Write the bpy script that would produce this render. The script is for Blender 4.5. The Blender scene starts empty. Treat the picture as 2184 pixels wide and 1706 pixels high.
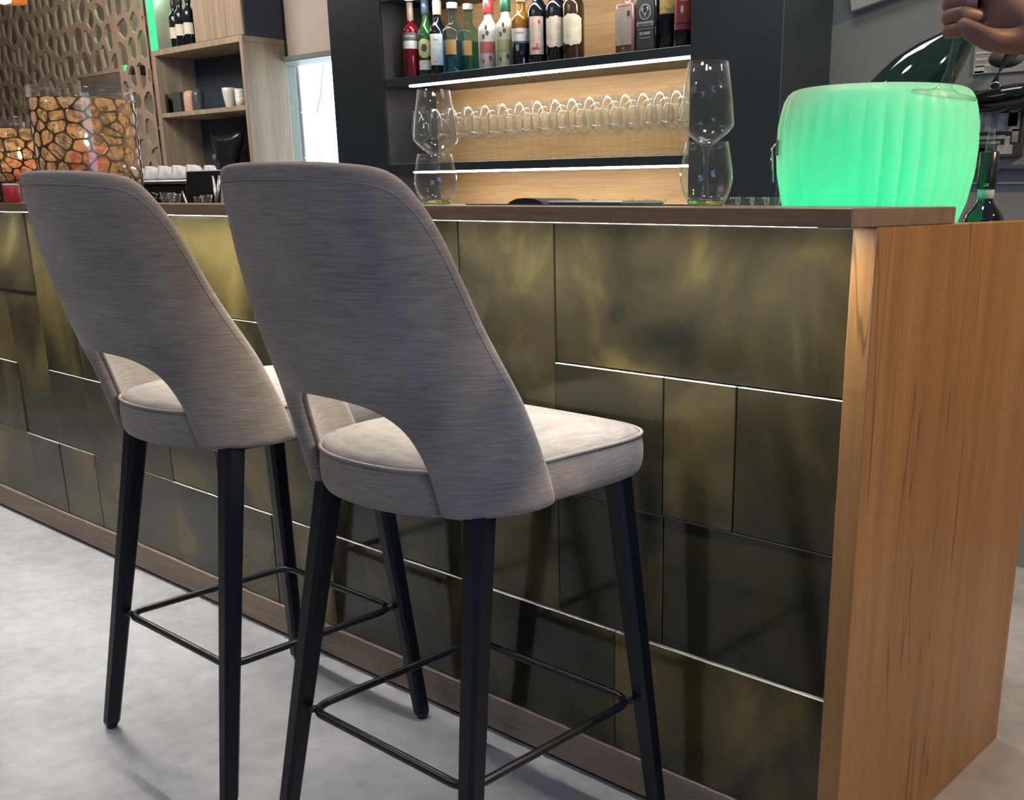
import bpy, bmesh, math, random
import numpy as np
from mathutils import Vector, Matrix
random.seed(7)
PI = math.pi
sc = bpy.context.scene
C = sc.collection

# ------------------------------------------------------------------ camera
CAM = Vector((0, 0, 1.15))
F_PX, CX, CY = 2232.7, 1304.0, 1092.9
_w, _p, _r = math.radians(-40.506), math.radians(16.728), math.radians(-.0328)
FW = Vector((math.sin(_w)*math.cos(_p), math.cos(_w)*math.cos(_p), -math.sin(_p)))
RT = Vector((math.cos(_w), -math.sin(_w), 0))
UP = RT.cross(FW)
RT, UP = math.cos(_r)*RT+math.sin(_r)*UP, -math.sin(_r)*RT+math.cos(_r)*UP
cd = bpy.data.cameras.new('camera')
cam = bpy.data.objects.new('camera', cd); C.objects.link(cam)
cd.sensor_fit = 'HORIZONTAL'; cd.sensor_width = 36
cd.lens = 36*F_PX/2184
cd.shift_x = -(CX-1092)/2184
cd.shift_y = (CY-853)/2184
cd.clip_start = .02; cd.clip_end = 100
m = Matrix((RT, UP, -FW)).transposed().to_4x4(); m.translation = CAM
cam.matrix_world = m
sc.camera = cam

# ------------------------------------------------------------------ world, lights, exposure
wd = bpy.data.worlds.new('world'); sc.world = wd; wd.use_nodes = True
bg = wd.node_tree.nodes['Background']
bg.inputs[0].default_value = (.75, .85, 1, 1); bg.inputs[1].default_value = .3
sc.view_settings.view_transform = 'Standard'; sc.view_settings.look = 'None'
sc.view_settings.exposure = 0.0; sc.view_settings.gamma = 1
sc.view_settings.use_curve_mapping = False
sc.cycles.use_denoising = True; sc.cycles.use_adaptive_sampling = True; sc.cycles.adaptive_threshold = .03
sc.cycles.max_bounces = 8; sc.cycles.diffuse_bounces = 4; sc.cycles.glossy_bounces = 3; sc.cycles.transmission_bounces = 8; sc.cycles.transparent_max_bounces = 16
sc.cycles.sample_clamp_indirect = 6
sc.cycles.caustics_refractive = False; sc.cycles.caustics_reflective = False

def light(kind, name, loc, power, color=(1, 1, 1), size=.1, size_y=None, target=None, cone=None, blend=.5, rot=None):
    ld = bpy.data.lights.new(name, kind); ld.energy = power; ld.color = color
    if kind == 'AREA':
        ld.size = size
        if size_y: ld.shape = 'RECTANGLE'; ld.size_y = size_y
    elif kind in ('POINT', 'SPOT'): ld.shadow_soft_size = size
    if kind == 'SPOT': ld.spot_size = math.radians(cone); ld.spot_blend = blend
    o = bpy.data.objects.new(name, ld); C.objects.link(o); o.location = loc
    if target is not None: o.rotation_euler = (Vector(target)-Vector(loc)).to_track_quat('-Z', 'Y').to_euler()
    if rot: o.rotation_euler = rot
    return o
# downlights in the ceiling above the guests' side of the bar
for lx in (-4.7, -3.65, -2.6, -1.6, -.85):
    light('SPOT', 'bar_downlight', (lx, 1.47, 2.95), 42, (1, .95, .87), .1, cone=100, blend=.8, target=(lx, 1.4, 0))
# soft fill lights added overhead, behind the viewer
light('AREA', 'room_fill_light', (-3.6, -.9, 2.95), 40, (1, .95, .9), 2.6, 1.8, target=(-3.6, -.9, 0))
light('AREA', 'room_fill_light', (.2, -1.6, 2.95), 6, (1, .95, .92), 1.6, 1.2, target=(.2, -1.6, 0))
# daylight through the window of the right-hand wall
light('AREA', 'window_daylight', (3.9, -.6, 1.7), 85, (.38, .58, 1), 2.4, 1.6, target=(-3, .6, .9))
# warm lamp over the passage at the end of the bar
light('SPOT', 'passage_lamp', (1.15, 2.3, 2.85), 250, (1, .69, .38), .08, cone=110, blend=.6, target=(-.6, 1.8, .5))
# lamps behind the perforated screen and above the back of the room
light('POINT', 'screen_lamp', (-7.4, 3.9, 2.5), 9, (.45, 1, .7), .1)
light('AREA', 'back_lamp', (-6.2, 2.3, 2.95), 62, (1, .9, .8), 1.5, 1.0, target=(-6.6, 3.3, 1.4))
light('AREA', 'back_lamp', (-1.6, 2.5, 2.95), 10, (1, .95, .9), .8, .5, target=(-1.6, 2.7, 0))

# ------------------------------------------------------------------ pixel rays (only used to read positions)
def ray(x, y): return FW + RT*((x-CX)/F_PX) + UP*((CY-y)/F_PX)
def at_y(x, y, Y): d = ray(x, y); return CAM + d*(Y/d.y)
def at_x(x, y, X): d = ray(x, y); return CAM + d*(X/d.x)
def at_d(x, y, D): return CAM + ray(x, y)*D

# ------------------------------------------------------------------ materials
MATS = {}
def _new(name):
    mt = bpy.data.materials.new(name); mt.use_nodes = True
    nt = mt.node_tree; bs = nt.nodes['Principled BSDF']
    MATS[name] = mt
    return mt, nt, bs
def plain(name, col, rough=.5, metal=0, emit=None, es=0, spec=.5, trans=0, ior=1.45, coat=0, sheen=0, noise=.06, nscale=30):
    mt, nt, bs = _new(name)
    bs.inputs['Roughness'].default_value = rough; bs.inputs['Metallic'].default_value = metal
    bs.inputs['Specular IOR Level'].default_value = spec
    bs.inputs['Transmission Weight'].default_value = trans; bs.inputs['IOR'].default_value = ior
    bs.inputs['Coat Weight'].default_value = coat; bs.inputs['Sheen Weight'].default_value = sheen
    if emit: bs.inputs['Emission Color'].default_value = (*emit, 1); bs.inputs['Emission Strength'].default_value = es
    bs.inputs['Base Color'].default_value = (*col, 1)
    if noise and not trans:
        tc = nt.nodes.new('ShaderNodeTexCoord'); nz = nt.nodes.new('ShaderNodeTexNoise'); nz.inputs['Scale'].default_value = nscale
        rp = nt.nodes.new('ShaderNodeValToRGB')
        rp.color_ramp.elements[0].position = .3; rp.color_ramp.elements[1].position = .7
        rp.color_ramp.elements[0].color = tuple(max(0, c*(1-noise)) for c in col)+(1,)
        rp.color_ramp.elements[1].color = tuple(min(1, c*(1+noise)) for c in col)+(1,)
        nt.links.new(tc.outputs['Object'], nz.inputs['Vector']); nt.links.new(nz.outputs['Fac'], rp.inputs['Fac'])
        nt.links.new(rp.outputs['Color'], bs.inputs['Base Color'])
    return mt
def wood(name, c0, c1, grain='Z', scale=6, rough=.5, crack=.0, bump=.15, dark=(.05, .03, .02)):
    mt, nt, bs = _new(name); N = nt.nodes; L = nt.links
    tc = N.new('ShaderNodeTexCoord'); mp = N.new('ShaderNodeMapping')
    s = [9.0, 9.0, 9.0]; s['XYZ'.index(grain)] = .45
    mp.inputs['Scale'].default_value = s
    L.new(tc.outputs['Object'], mp.inputs['Vector'])
    n1 = N.new('ShaderNodeTexNoise'); n1.inputs['Scale'].default_value = scale*.35; n1.inputs['Detail'].default_value = 6; n1.inputs['Distortion'].default_value = .6
    n2 = N.new('ShaderNodeTexNoise'); n2.inputs['Scale'].default_value = scale*3; n2.inputs['Detail'].default_value = 8
    L.new(mp.outputs[0], n1.inputs['Vector']); L.new(mp.outputs[0], n2.inputs['Vector'])
    mx = N.new('ShaderNodeMath'); mx.operation = 'MULTIPLY_ADD'; mx.inputs[1].default_value = .45
    L.new(n2.outputs['Fac'], mx.inputs[0]); 
    m2 = N.new('ShaderNodeMath'); m2.operation = 'MULTIPLY'; m2.inputs[1].default_value = .6
    L.new(n1.outputs['Fac'], m2.inputs[0]); L.new(m2.outputs[0], mx.inputs[2])
    rp = N.new('ShaderNodeValToRGB'); rp.color_ramp.elements[0].position = .38; rp.color_ramp.elements[1].position = .66
    rp.color_ramp.elements[0].color = (*c0, 1); rp.color_ramp.elements[1].color = (*c1, 1)
    L.new(mx.outputs[0], rp.inputs['Fac'])
    col = rp.outputs['Color']
    if crack:
        mp2 = N.new('ShaderNodeMapping'); s2 = [3.2, 3.2, 3.2]; s2['XYZ'.index(grain)] = .12
        mp2.inputs['Scale'].default_value = s2; L.new(tc.outputs['Object'], mp2.inputs['Vector'])
        n3 = N.new('ShaderNodeTexNoise'); n3.inputs['Scale'].default_value = 2.6; n3.inputs['Detail'].default_value = 3; n3.inputs['Distortion'].default_value = .25
        L.new(mp2.outputs[0], n3.inputs['Vector'])
        a = N.new('ShaderNodeMath'); a.operation = 'SUBTRACT'; a.inputs[1].default_value = .5; L.new(n3.outputs['Fac'], a.inputs[0])
        b = N.new('ShaderNodeMath'); b.operation = 'ABSOLUTE'; L.new(a.outputs[0], b.inputs[0])
        c = N.new('ShaderNodeMapRange'); c.inputs[1].default_value = .0008; c.inputs[2].default_value = .0045; c.inputs[3].default_value = crack; c.inputs[4].default_value = 0
        L.new(b.outputs[0], c.inputs[0])
        mc = N.new('ShaderNodeMixRGB'); L.new(c.outputs[0], mc.inputs[0]); L.new(col, mc.inputs[1]); mc.inputs[2].default_value = (*dark, 1)
        col = mc.outputs[0]
    L.new(col, bs.inputs['Base Color'])
    bp = N.new('ShaderNodeBump'); bp.inputs['Strength'].default_value = bump; bp.inputs['Distance'].default_value = .004
    L.new(n2.outputs['Fac'], bp.inputs['Height']); L.new(bp.outputs[0], bs.inputs['Normal'])
    bs.inputs['Roughness'].default_value = rough
    return mt
def thin_glass(name, col=(.97, .98, .98), edge=.95):
    mt, nt, bs = _new(name); N = nt.nodes; L = nt.links
    tp = N.new('ShaderNodeBsdfTransparent'); tp.inputs[0].default_value = (*col, 1)
    gl = N.new('ShaderNodeBsdfGlossy'); gl.inputs['Roughness'].default_value = .03
    lw = N.new('ShaderNodeLayerWeight'); lw.inputs[0].default_value = .5
    mr = N.new('ShaderNodeMapRange'); mr.inputs[3].default_value = .03; mr.inputs[4].default_value = edge
    pw = N.new('ShaderNodeMath'); pw.operation = 'POWER'; pw.inputs[1].default_value = 4.5
    L.new(lw.outputs['Facing'], pw.inputs[0]); L.new(pw.outputs[0], mr.inputs[0])
    df = N.new('ShaderNodeBsdfTranslucent'); dd = N.new('ShaderNodeBsdfDiffuse'); m0 = N.new('ShaderNodeMixShader'); m1 = N.new('ShaderNodeMixShader')  # white scatter at grazing angles paints bright outlines on the glass
    L.new(df.outputs[0], m0.inputs[1]); L.new(dd.outputs[0], m0.inputs[2]); m1.inputs[0].default_value = .35
    L.new(gl.outputs[0], m1.inputs[1]); L.new(m0.outputs[0], m1.inputs[2]); gl = m1
    mx = N.new('ShaderNodeMixShader'); L.new(mr.outputs[0], mx.inputs[0]); L.new(tp.outputs[0], mx.inputs[1]); L.new(gl.outputs[0], mx.inputs[2])
    L.new(mx.outputs[0], N['Material Output'].inputs[0]); N.remove(bs)
    return mt
def glass(name, col=(1, 1, 1), rough=0.0, ior=1.45):
    return plain(name, col, rough, trans=1, ior=ior, noise=0)

# velvet with fine horizontal slub
def velvet():
    mt, nt, bs = _new('velvet'); N = nt.nodes; L = nt.links
    tc = N.new('ShaderNodeTexCoord'); mp = N.new('ShaderNodeMapping'); mp.inputs['Scale'].default_value = (14, 14, 210)
    L.new(tc.outputs['Object'], mp.inputs['Vector'])
    n1 = N.new('ShaderNodeTexNoise'); n1.inputs['Scale'].default_value = 1.6; n1.inputs['Detail'].default_value = 5; n1.inputs['Roughness'].default_value = .65
    L.new(mp.outputs[0], n1.inputs['Vector'])
    n2 = N.new('ShaderNodeTexNoise'); n2.inputs['Scale'].default_value = 7; n2.inputs['Detail'].default_value = 4
    L.new(tc.outputs['Object'], n2.inputs['Vector'])
    ad = N.new('ShaderNodeMath'); ad.operation = 'MULTIPLY_ADD'; ad.inputs[1].default_value = .55
    L.new(n1.outputs['Fac'], ad.inputs[0])
    h = N.new('ShaderNodeMath'); h.operation = 'MULTIPLY'; h.inputs[1].default_value = .45; L.new(n2.outputs['Fac'], h.inputs[0]); L.new(h.outputs[0], ad.inputs[2])
    rp = N.new('ShaderNodeValToRGB'); rp.color_ramp.elements[0].position = .34; rp.color_ramp.elements[1].position = .64
    rp.color_ramp.elements[0].color = (.145, .128, .114, 1); rp.color_ramp.elements[1].color = (.285, .255, .228, 1)
    L.new(ad.outputs[0], rp.inputs['Fac']); L.new(rp.outputs['Color'], bs.inputs['Base Color'])
    bs.inputs['Roughness'].default_value = .85; bs.inputs['Specular IOR Level'].default_value = .2
    bs.inputs['Sheen Weight'].default_value = .22; bs.inputs['Sheen Roughness'].default_value = .4
    bs.inputs['Sheen Tint'].default_value = (.95, .93, .95, 1)
    bp = N.new('ShaderNodeBump'); bp.inputs['Strength'].default_value = .18; bp.inputs['Distance'].default_value = .002
    L.new(n1.outputs['Fac'], bp.inputs['Height']); L.new(bp.outputs[0], bs.inputs['Normal'])
    return mt
# dark patinated brass sheet
def brass():
    mt, nt, bs = _new('patina_metal'); N = nt.nodes; L = nt.links
    tc = N.new('ShaderNodeTexCoord'); oi = N.new('ShaderNodeObjectInfo')
    geo = N.new('ShaderNodeNewGeometry')
    of = N.new('ShaderNodeVectorMath'); of.operation = 'MULTIPLY_ADD'
    cb = N.new('ShaderNodeCombineXYZ'); L.new(oi.outputs['Random'], cb.inputs[0]); L.new(oi.outputs['Random'], cb.inputs[2])
    of.inputs[1].default_value = (31, 0, 17); L.new(cb.outputs[0], of.inputs[0]); L.new(geo.outputs['Position'], of.inputs[2])
    mp = N.new('ShaderNodeMapping'); mp.inputs['Scale'].default_value = (1.7, 1.7, 1.25); mp.inputs['Rotation'].default_value = (0, .5, 0)
    L.new(of.outputs[0], mp.inputs['Vector'])
    n1 = N.new('ShaderNodeTexNoise'); n1.inputs['Scale'].default_value = 1.9; n1.inputs['Detail'].default_value = 5; n1.inputs['Roughness'].default_value = .5; n1.inputs['Distortion'].default_value = .9
    L.new(mp.outputs[0], n1.inputs['Vector'])
    rp = N.new('ShaderNodeValToRGB'); e = rp.color_ramp.elements
    e[0].position = .3; e[0].color = (.011, .012, .010, 1); e[1].position = .75; e[1].color = (.16, .125, .042, 1)
    k = e.new(.5); k.color = (.042, .036, .019, 1)
    L.new(n1.outputs['Fac'], rp.inputs['Fac']); L.new(rp.outputs['Color'], bs.inputs['Base Color'])
    bs.inputs['Metallic'].default_value = .25; bs.inputs['Specular IOR Level'].default_value = .5
    rr = N.new('ShaderNodeMapRange'); rr.inputs[1].default_value = .3; rr.inputs[2].default_value = .7; rr.inputs[3].default_value = .09; rr.inputs[4].default_value = .17
    L.new(n1.outputs['Fac'], rr.inputs[0]); L.new(rr.outputs[0], bs.inputs['Roughness'])
    return mt
def concrete():
    mt, nt, bs = _new('concrete_floor'); N = nt.nodes; L = nt.links
    tc = N.new('ShaderNodeTexCoord')
    n1 = N.new('ShaderNodeTexNoise'); n1.inputs['Scale'].default_value = 2.4; n1.inputs['Detail'].default_value = 10; n1.inputs['Roughness'].default_value = .65
    n2 = N.new('ShaderNodeTexNoise'); n2.inputs['Scale'].default_value = 20; n2.inputs['Detail'].default_value = 6
    L.new(tc.outputs['Object'], n1.inputs['Vector']); L.new(tc.outputs['Object'], n2.inputs['Vector'])
    a = N.new('ShaderNodeMath'); a.operation = 'MULTIPLY_ADD'; a.inputs[1].default_value = .3
    h = N.new('ShaderNodeMath'); h.operation = 'MULTIPLY'; h.inputs[1].default_value = .7
    L.new(n1.outputs['Fac'], h.inputs[0]); L.new(n2.outputs['Fac'], a.inputs[0]); L.new(h.outputs[0], a.inputs[2])
    rp = N.new('ShaderNodeValToRGB'); rp.color_ramp.elements[0].position = .35; rp.color_ramp.elements[1].position = .65
    rp.color_ramp.elements[0].color = (.29, .29, .30, 1); rp.color_ramp.elements[1].color = (.5, .5, .505, 1)
    L.new(a.outputs[0], rp.inputs['Fac']); L.new(rp.outputs['Color'], bs.inputs['Base Color'])
    bs.inputs['Roughness'].default_value = .5
    bp = N.new('ShaderNodeBump'); bp.inputs['Strength'].default_value = .06; L.new(n2.outputs['Fac'], bp.inputs['Height']); L.new(bp.outputs[0], bs.inputs['Normal'])
    return mt
def translucent(name, col, tcol, mix=.6, clear=0.0):
    mt, nt, bs = _new(name); N = nt.nodes; L = nt.links
    bs.inputs['Base Color'].default_value = (*col, 1); bs.inputs['Roughness'].default_value = .35
    tr = N.new('ShaderNodeBsdfTranslucent'); tr.inputs[0].default_value = (*tcol, 1)
    mx = N.new('ShaderNodeMixShader'); mx.inputs[0].default_value = mix
    L.new(bs.outputs[0], mx.inputs[1]); L.new(tr.outputs[0], mx.inputs[2])
    out = N['Material Output']; last = mx.outputs[0]
    if clear:
        tp = N.new('ShaderNodeBsdfTransparent'); m2 = N.new('ShaderNodeMixShader'); m2.inputs[0].default_value = clear
        L.new(last, m2.inputs[1]); L.new(tp.outputs[0], m2.inputs[2]); last = m2.outputs[0]
    L.new(last, out.inputs[0])
    return mt
VELVET = velvet(); BRASS = brass(); CONC = concrete()
BLACK_WOOD = wood('black_lacquered_wood', (.003, .005, .008), (.006, .009, .014), 'Z', 6, .35, bump=.05)
BLACK_WOOD.node_tree.nodes['Principled BSDF'].inputs['Specular IOR Level'].default_value = .3
BLACK_METAL = plain('black_powder_metal', (.008, .009, .011), .35, 0)
OAK_END = wood('orange_oak', (.25, .12, .036), (.35, .18, .06), 'Z', 5, .42, crack=.7, dark=(.09, .045, .02))
OAK_TOP = wood('brown_oak', (.15, .095, .06), (.24, .16, .105), 'X', 6, .4)
OAK_PLINTH = wood('grey_brown_oak', (.16, .12, .09), (.27, .21, .16), 'X', 7, .5)
OAK_LIGHT = wood('pale_oak', (.53, .32, .14), (.7, .46, .22), 'X', 5, .5, crack=.25, dark=(.32, .19, .09))
OAK_SHELF = wood('greyed_oak', (.27, .205, .14), (.42, .33, .235), 'Z', 5, .55)
SCREEN_W = wood('screen_board', (.32, .235, .165), (.4, .3, .215), 'Z', 3, .6)
DARK_PANEL = plain('blue_black_panel', (.034, .05, .06), .38, noise=.15, nscale=3)
DARK_SIDE = plain('dark_grey_panel', (.055, .06, .07), .4, noise=.1, nscale=3)
NAVY = plain('navy_panel', (.035, .055, .085), .5)
WALL = plain('beige_plaster', (.52, .44, .39), .8, noise=.04, nscale=4)
WALL_G = plain('grey_plaster', (.24, .255, .245), .8, noise=.06, nscale=3)
CEIL = plain('white_ceiling', (.6, .6, .6), .9)
WHITE_TILE = plain('white_tile', (.72, .8, .85), .25)
LED = plain('led_light', (1, 1, 1), .5, emit=(1, .93, .82), es=55, noise=0)
LED_BAR = plain('led_under_bar', (1, 1, 1), .5, emit=(1, .97, .91), es=225, noise=0)
DAY = plain('daylight_pane', (1, 1, 1), .5, emit=(.75, .9, 1), es=7, noise=0)
GREEN_LED = plain('green_led', (.1, 1, .5), .5, emit=(.0, 1, .45), es=3, noise=0)
GLASS = thin_glass('clear_glass'); GLASS_TINT = glass('lime_tinted_glass', (.8, 1, .25))
GLASS_BLUE = thin_glass('blue_green_glass', (.62, .86, .97)); GLASS_GREEN = thin_glass('green_glass', (.6, .82, .8))
STEEL = plain('brushed_steel', (.6, .6, .6), .22, 1, noise=.1)
CHROME = plain('chrome', (.8, .8, .8), .08, 1, noise=0)
WHITE_CER = plain('white_ceramic', (.72, .7, .68), .25, coat=.5)
BLACK_GLOSS = plain('black_gloss', (.006, .007, .008), .08, coat=.5)
BLACK_MAT = plain('black_matt', (.012, .012, .014), .55)
SKIN = plain('skin', (.22, .11, .08), .5, noise=.1, nscale=40)

# ------------------------------------------------------------------ mesh helpers
class MB:
    def __init__(s): s.v = []; s.f = []; s.smooth = []
    def add(s, verts, faces, smooth=False, M=None):
        b = len(s.v)
        for p in verts:
            p = Vector(p); s.v.append(tuple(M @ p if M is not None else p))
        for f in faces: s.f.append([b+i for i in f]); s.smooth.append(smooth)
        return s
    def box(s, x0, x1, y0, y1, z0, z1, bev=0.0, M=None):
        bm = bmesh.new(); bmesh.ops.create_cube(bm, size=1)
        for v in bm.verts:
            v.co = Vector(((x0+x1)/2+v.co.x*(x1-x0), (y0+y1)/2+v.co.y*(y1-y0), (z0+z1)/2+v.co.z*(z1-z0)))
        if bev: bmesh.ops.bevel(bm, geom=list(bm.edges), offset=bev, segments=1, affect='EDGES', profile=.5)
        bm.verts.index_update()
        s.add([v.co.copy() for v in bm.verts], [[v.index for v in f.verts] for f in bm.faces], False, M)
        bm.free(); return s
    def lathe(s, prof, seg=32, M=None, smooth=True, sx=1, sy=1, flute=None, close=False):
        vs = []; fs = []; n = len(prof)
        for r, z in prof:
            for k in range(seg):
                a = 2*PI*k/seg; q = r*(flute(a, z) if flute else 1)
                vs.append((q*math.cos(a)*sx, q*math.sin(a)*sy, z))
        for i in range(n-1 if not close else n):
            j = (i+1) % n
            for k in range(seg):
                k2 = (k+1) % seg
                fs.append([i*seg+k, i*seg+k2, j*seg+k2, j*seg+k])
        if not close:
            if prof[0][0] > 1e-4: fs.append([k for k in range(seg)][::-1])
            if prof[-1][0] > 1e-4: fs.append([(n-1)*seg+k for k in range(seg)])
        return s.add(vs, fs, smooth, M)
    def tube(s, pts, rad, seg=8, closed=False, M=None):
        pts = [Vector(p) for p in pts]; n = len(pts); vs = []; fs = []
        rads = rad if isinstance(rad, (list, tuple)) else [rad]*n
        prev = None
        for i, p in enumerate(pts):
            if closed: t = pts[(i+1) % n]-pts[i-1]
            else: t = pts[min(i+1, n-1)]-pts[max(i-1, 0)]
            t.normalize()
            if prev is None:
                up = Vector((0, 0, 1)) if abs(t.z) < .9 else Vector((1, 0, 0)); x = t.cross(up).normalized()
            else: x = (prev-t*prev.dot(t)).normalized()
            y = t.cross(x); prev = x
            for k in range(seg):
                a = 2*PI*k/seg; vs.append(p+(x*math.cos(a)+y*math.sin(a))*rads[i])
        for i in range(n if closed else n-1):
            j = (i+1) % n
            for k in range(seg): fs.append([i*seg+k, i*seg+(k+1) % seg, j*seg+(k+1) % seg, j*seg+k])
        if not closed: fs.append(list(range(seg))[::-1]); fs.append([(n-1)*seg+k for k in range(seg)])
        return s.add(vs, fs, True, M)
    def loft(s, rings, smooth=False, cap=True, M=None):
        n = len(rings[0]); vs = [p for r in rings for p in r]; fs = []
        for i in range(len(rings)-1):
            for k in range(n): fs.append([i*n+k, i*n+(k+1) % n, (i+1)*n+(k+1) % n, (i+1)*n+k])
        if cap: fs.append(list(range(n))[::-1]); fs.append([(len(rings)-1)*n+k for k in range(n)])
        return s.add(vs, fs, smooth, M)
    def mesh(s, name):
        me = bpy.data.meshes.new(name); me.from_pydata([tuple(v) for v in s.v], [], s.f); me.update()
        me.polygons.foreach_set('use_smooth', s.smooth)
        bm = bmesh.new(); bm.from_mesh(me); bmesh.ops.recalc_face_normals(bm, faces=bm.faces); bm.to_mesh(me); bm.free()
        return me
    def build(s, name, mat, parent=None, sub=0, loc=None):
        o = bpy.data.objects.new(name, s.mesh(name)); C.objects.link(o); o.data.materials.append(mat)
        if parent is not None:
            o.parent = parent
            pl = Vector(parent.get('_o', (0, 0, 0)))
            for v in o.data.vertices: v.co -= pl          # parts are modelled in room coordinates
            o['_o'] = tuple(pl)
        if loc is not None: o.location = loc
        if sub:
            md = o.modifiers.new('subdivision', 'SUBSURF'); md.levels = sub; md.render_levels = sub
        return o
def tag(o, label, cat, group=None):
    o['label'] = label; o['category'] = cat
    if group: o['group'] = group
    return o
def thing(name, label, cat, loc=(0, 0, 0), group=None):
    o = bpy.data.objects.new(name, None); C.objects.link(o); o.location = loc; o['_o'] = tuple(loc)
    o.empty_display_size = .05
    return tag(o, label, cat, group)
def struct(o): o['kind'] = 'structure'; return o
def dup(o, parent=None):
    c = o.copy(); C.objects.link(c)
    if parent is not None: c.parent = parent
    for ch in list(o.children): dup(ch, c)
    return c
def wall(name, mat, *boxes):
    b = MB()
    for q in boxes: b.box(*q)
    return struct(b.build(name, mat))
def lettering(text, size, parent, mat, center, radius=None, axis_x=(1, 0, 0), up=(0, 0, 1), name='lettering', off=.0006):
    """flat or curved raised print; center = point on the label's surface, facing axis_x x up"""
    cu = bpy.data.curves.new('txt', 'FONT'); cu.body = text; cu.size = size; cu.align_x = 'CENTER'; cu.align_y = 'CENTER'; cu.extrude = .0002
    to = bpy.data.objects.new('txt', cu); C.objects.link(to)
    bpy.context.view_layer.update()
    me = bpy.data.meshes.new_from_object(to.evaluated_get(bpy.context.evaluated_depsgraph_get()))
    bpy.data.objects.remove(to); bpy.data.curves.remove(cu)
    ax = Vector(axis_x).normalized(); u = Vector(up).normalized(); nrm = ax.cross(u)
    pl = Vector(parent.get('_o', (0, 0, 0)))
    for v in me.vertices:
        x, y, z = v.co
        if radius:
            a = x/radius; p = Vector(center)+ax*(radius*math.sin(a))+u*y+nrm*(radius*(math.cos(a)-1)+z+off)
        else: p = Vector(center)+ax*x+u*y+nrm*(z+off)
        v.co = p-pl
    o = bpy.data.objects.new(name, me); C.objects.link(o); me.materials.clear(); me.materials.append(mat); o.parent = parent
    o['_o'] = tuple(pl)
    return o

# ------------------------------------------------------------------ voronoi cells (for the cut screen and the vein glass)
def clip(poly, nx, ny, c):
    out = []; n = len(poly)
    for i in range(n):
        a, b = poly[i], poly[(i+1) % n]
        da, db = nx*a[0]+ny*a[1]-c, nx*b[0]+ny*b[1]-c
        if da <= 0: out.append(a)
        if (da < 0 < db) or (db < 0 < da):
            t = da/(da-db); out.append((a[0]+(b[0]-a[0])*t, a[1]+(b[1]-a[1])*t))
    return out
def cells(x0, x1, y0, y1, dx, dy, jit=.38, wrap=False):
    nx, ny = max(1, round((x1-x0)/dx)), max(1, round((y1-y0)/dy)); pts = []
    for j in range(ny):
        for i in range(nx):
            pts.append((x0+(i+.5+(.5 if j % 2 else 0)+random.uniform(-jit, jit))*(x1-x0)/nx, y0+(j+.5+random.uniform(-jit, jit))*(y1-y0)/ny))
    allp = list(pts); W = x1-x0
    if wrap:
        allp += [(p[0]-W, p[1]) for p in pts]+[(p[0]+W, p[1]) for p in pts]
    res = []
    for p in pts:
        e = W if wrap else 0
        poly = [(x0-e, y0), (x1+e, y0), (x1+e, y1), (x0-e, y1)]
        for q in allp:
            if q is p or abs(q[0]-p[0]) > 4*dx or abs(q[1]-p[1]) > 4*dy: continue
            vx, vy = (q[0]-p[0])/dx, (q[1]-p[1])/dy
            if vx*vx+vy*vy > 14 or vx*vx+vy*vy < 1e-9: continue
            # scaled metric keeps the cells as tall as dy says
            nxx, nyy = (q[0]-p[0])/dx**2, (q[1]-p[1])/dy**2
            mx, my = (q[0]+p[0])/2, (q[1]+p[1])/2
            poly = clip(poly, nxx, nyy, nxx*mx+nyy*my)
            if len(poly) < 3: break
        if len(poly) >= 3: res.append(poly)
    return res
def ring(poly, inset, n=18, shrink=.93, seed=None):
    """outer cell outline and a rounded hole inside it, sampled at the same angles"""
    A = sum(poly[i][0]*poly[(i+1) % len(poly)][1]-poly[(i+1) % len(poly)][0]*poly[i][1] for i in range(len(poly)))/2
    cx = sum((poly[i][0]+poly[(i+1) % len(poly)][0])*(poly[i][0]*poly[(i+1) % len(poly)][1]-poly[(i+1) % len(poly)][0]*poly[i][1]) for i in range(len(poly)))/(6*A)
    cy = sum((poly[i][1]+poly[(i+1) % len(poly)][1])*(poly[i][0]*poly[(i+1) % len(poly)][1]-poly[(i+1) % len(poly)][0]*poly[i][1]) for i in range(len(poly)))/(6*A)
    ang = sorted([math.atan2(p[1]-cy, p[0]-cx) for p in poly]+[-PI+2*PI*(k+.37)/n for k in range(n)])
    outer = []; inner = []; rr = []
    for a in ang:
        ca, sa = math.cos(a), math.sin(a); best = 9; h = 9
        for i in range(len(poly)):
            (x1, y1), (x2, y2) = poly[i], poly[(i+1) % len(poly)]
            ex, ey = x2-x1, y2-y1; den = ca*ey-sa*ex
            if abs(den) < 1e-12: continue
            t = ((x1-cx)*ey-(y1-cy)*ex)/den
            if 1e-9 < t:
                el = math.hypot(ex, ey) or 1e-9
                best = min(best, t); h = min(h, t-inset*el/abs(den))
        outer.append((cx+ca*best, cy+sa*best)); rr.append(max(h, best*.22))
    m_ = len(rr)
    sm = [(rr[i-2]+2*rr[i-1]+3*rr[i]+2*rr[(i+1) % m_]+rr[(i+2) % m_])/9 for i in range(m_)]
    for a, r, r0 in zip(ang, sm, rr):
        r = min(r, r0*1.02)*shrink; inner.append((cx+r*math.cos(a), cy+r*math.sin(a)))
    return outer, inner

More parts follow.
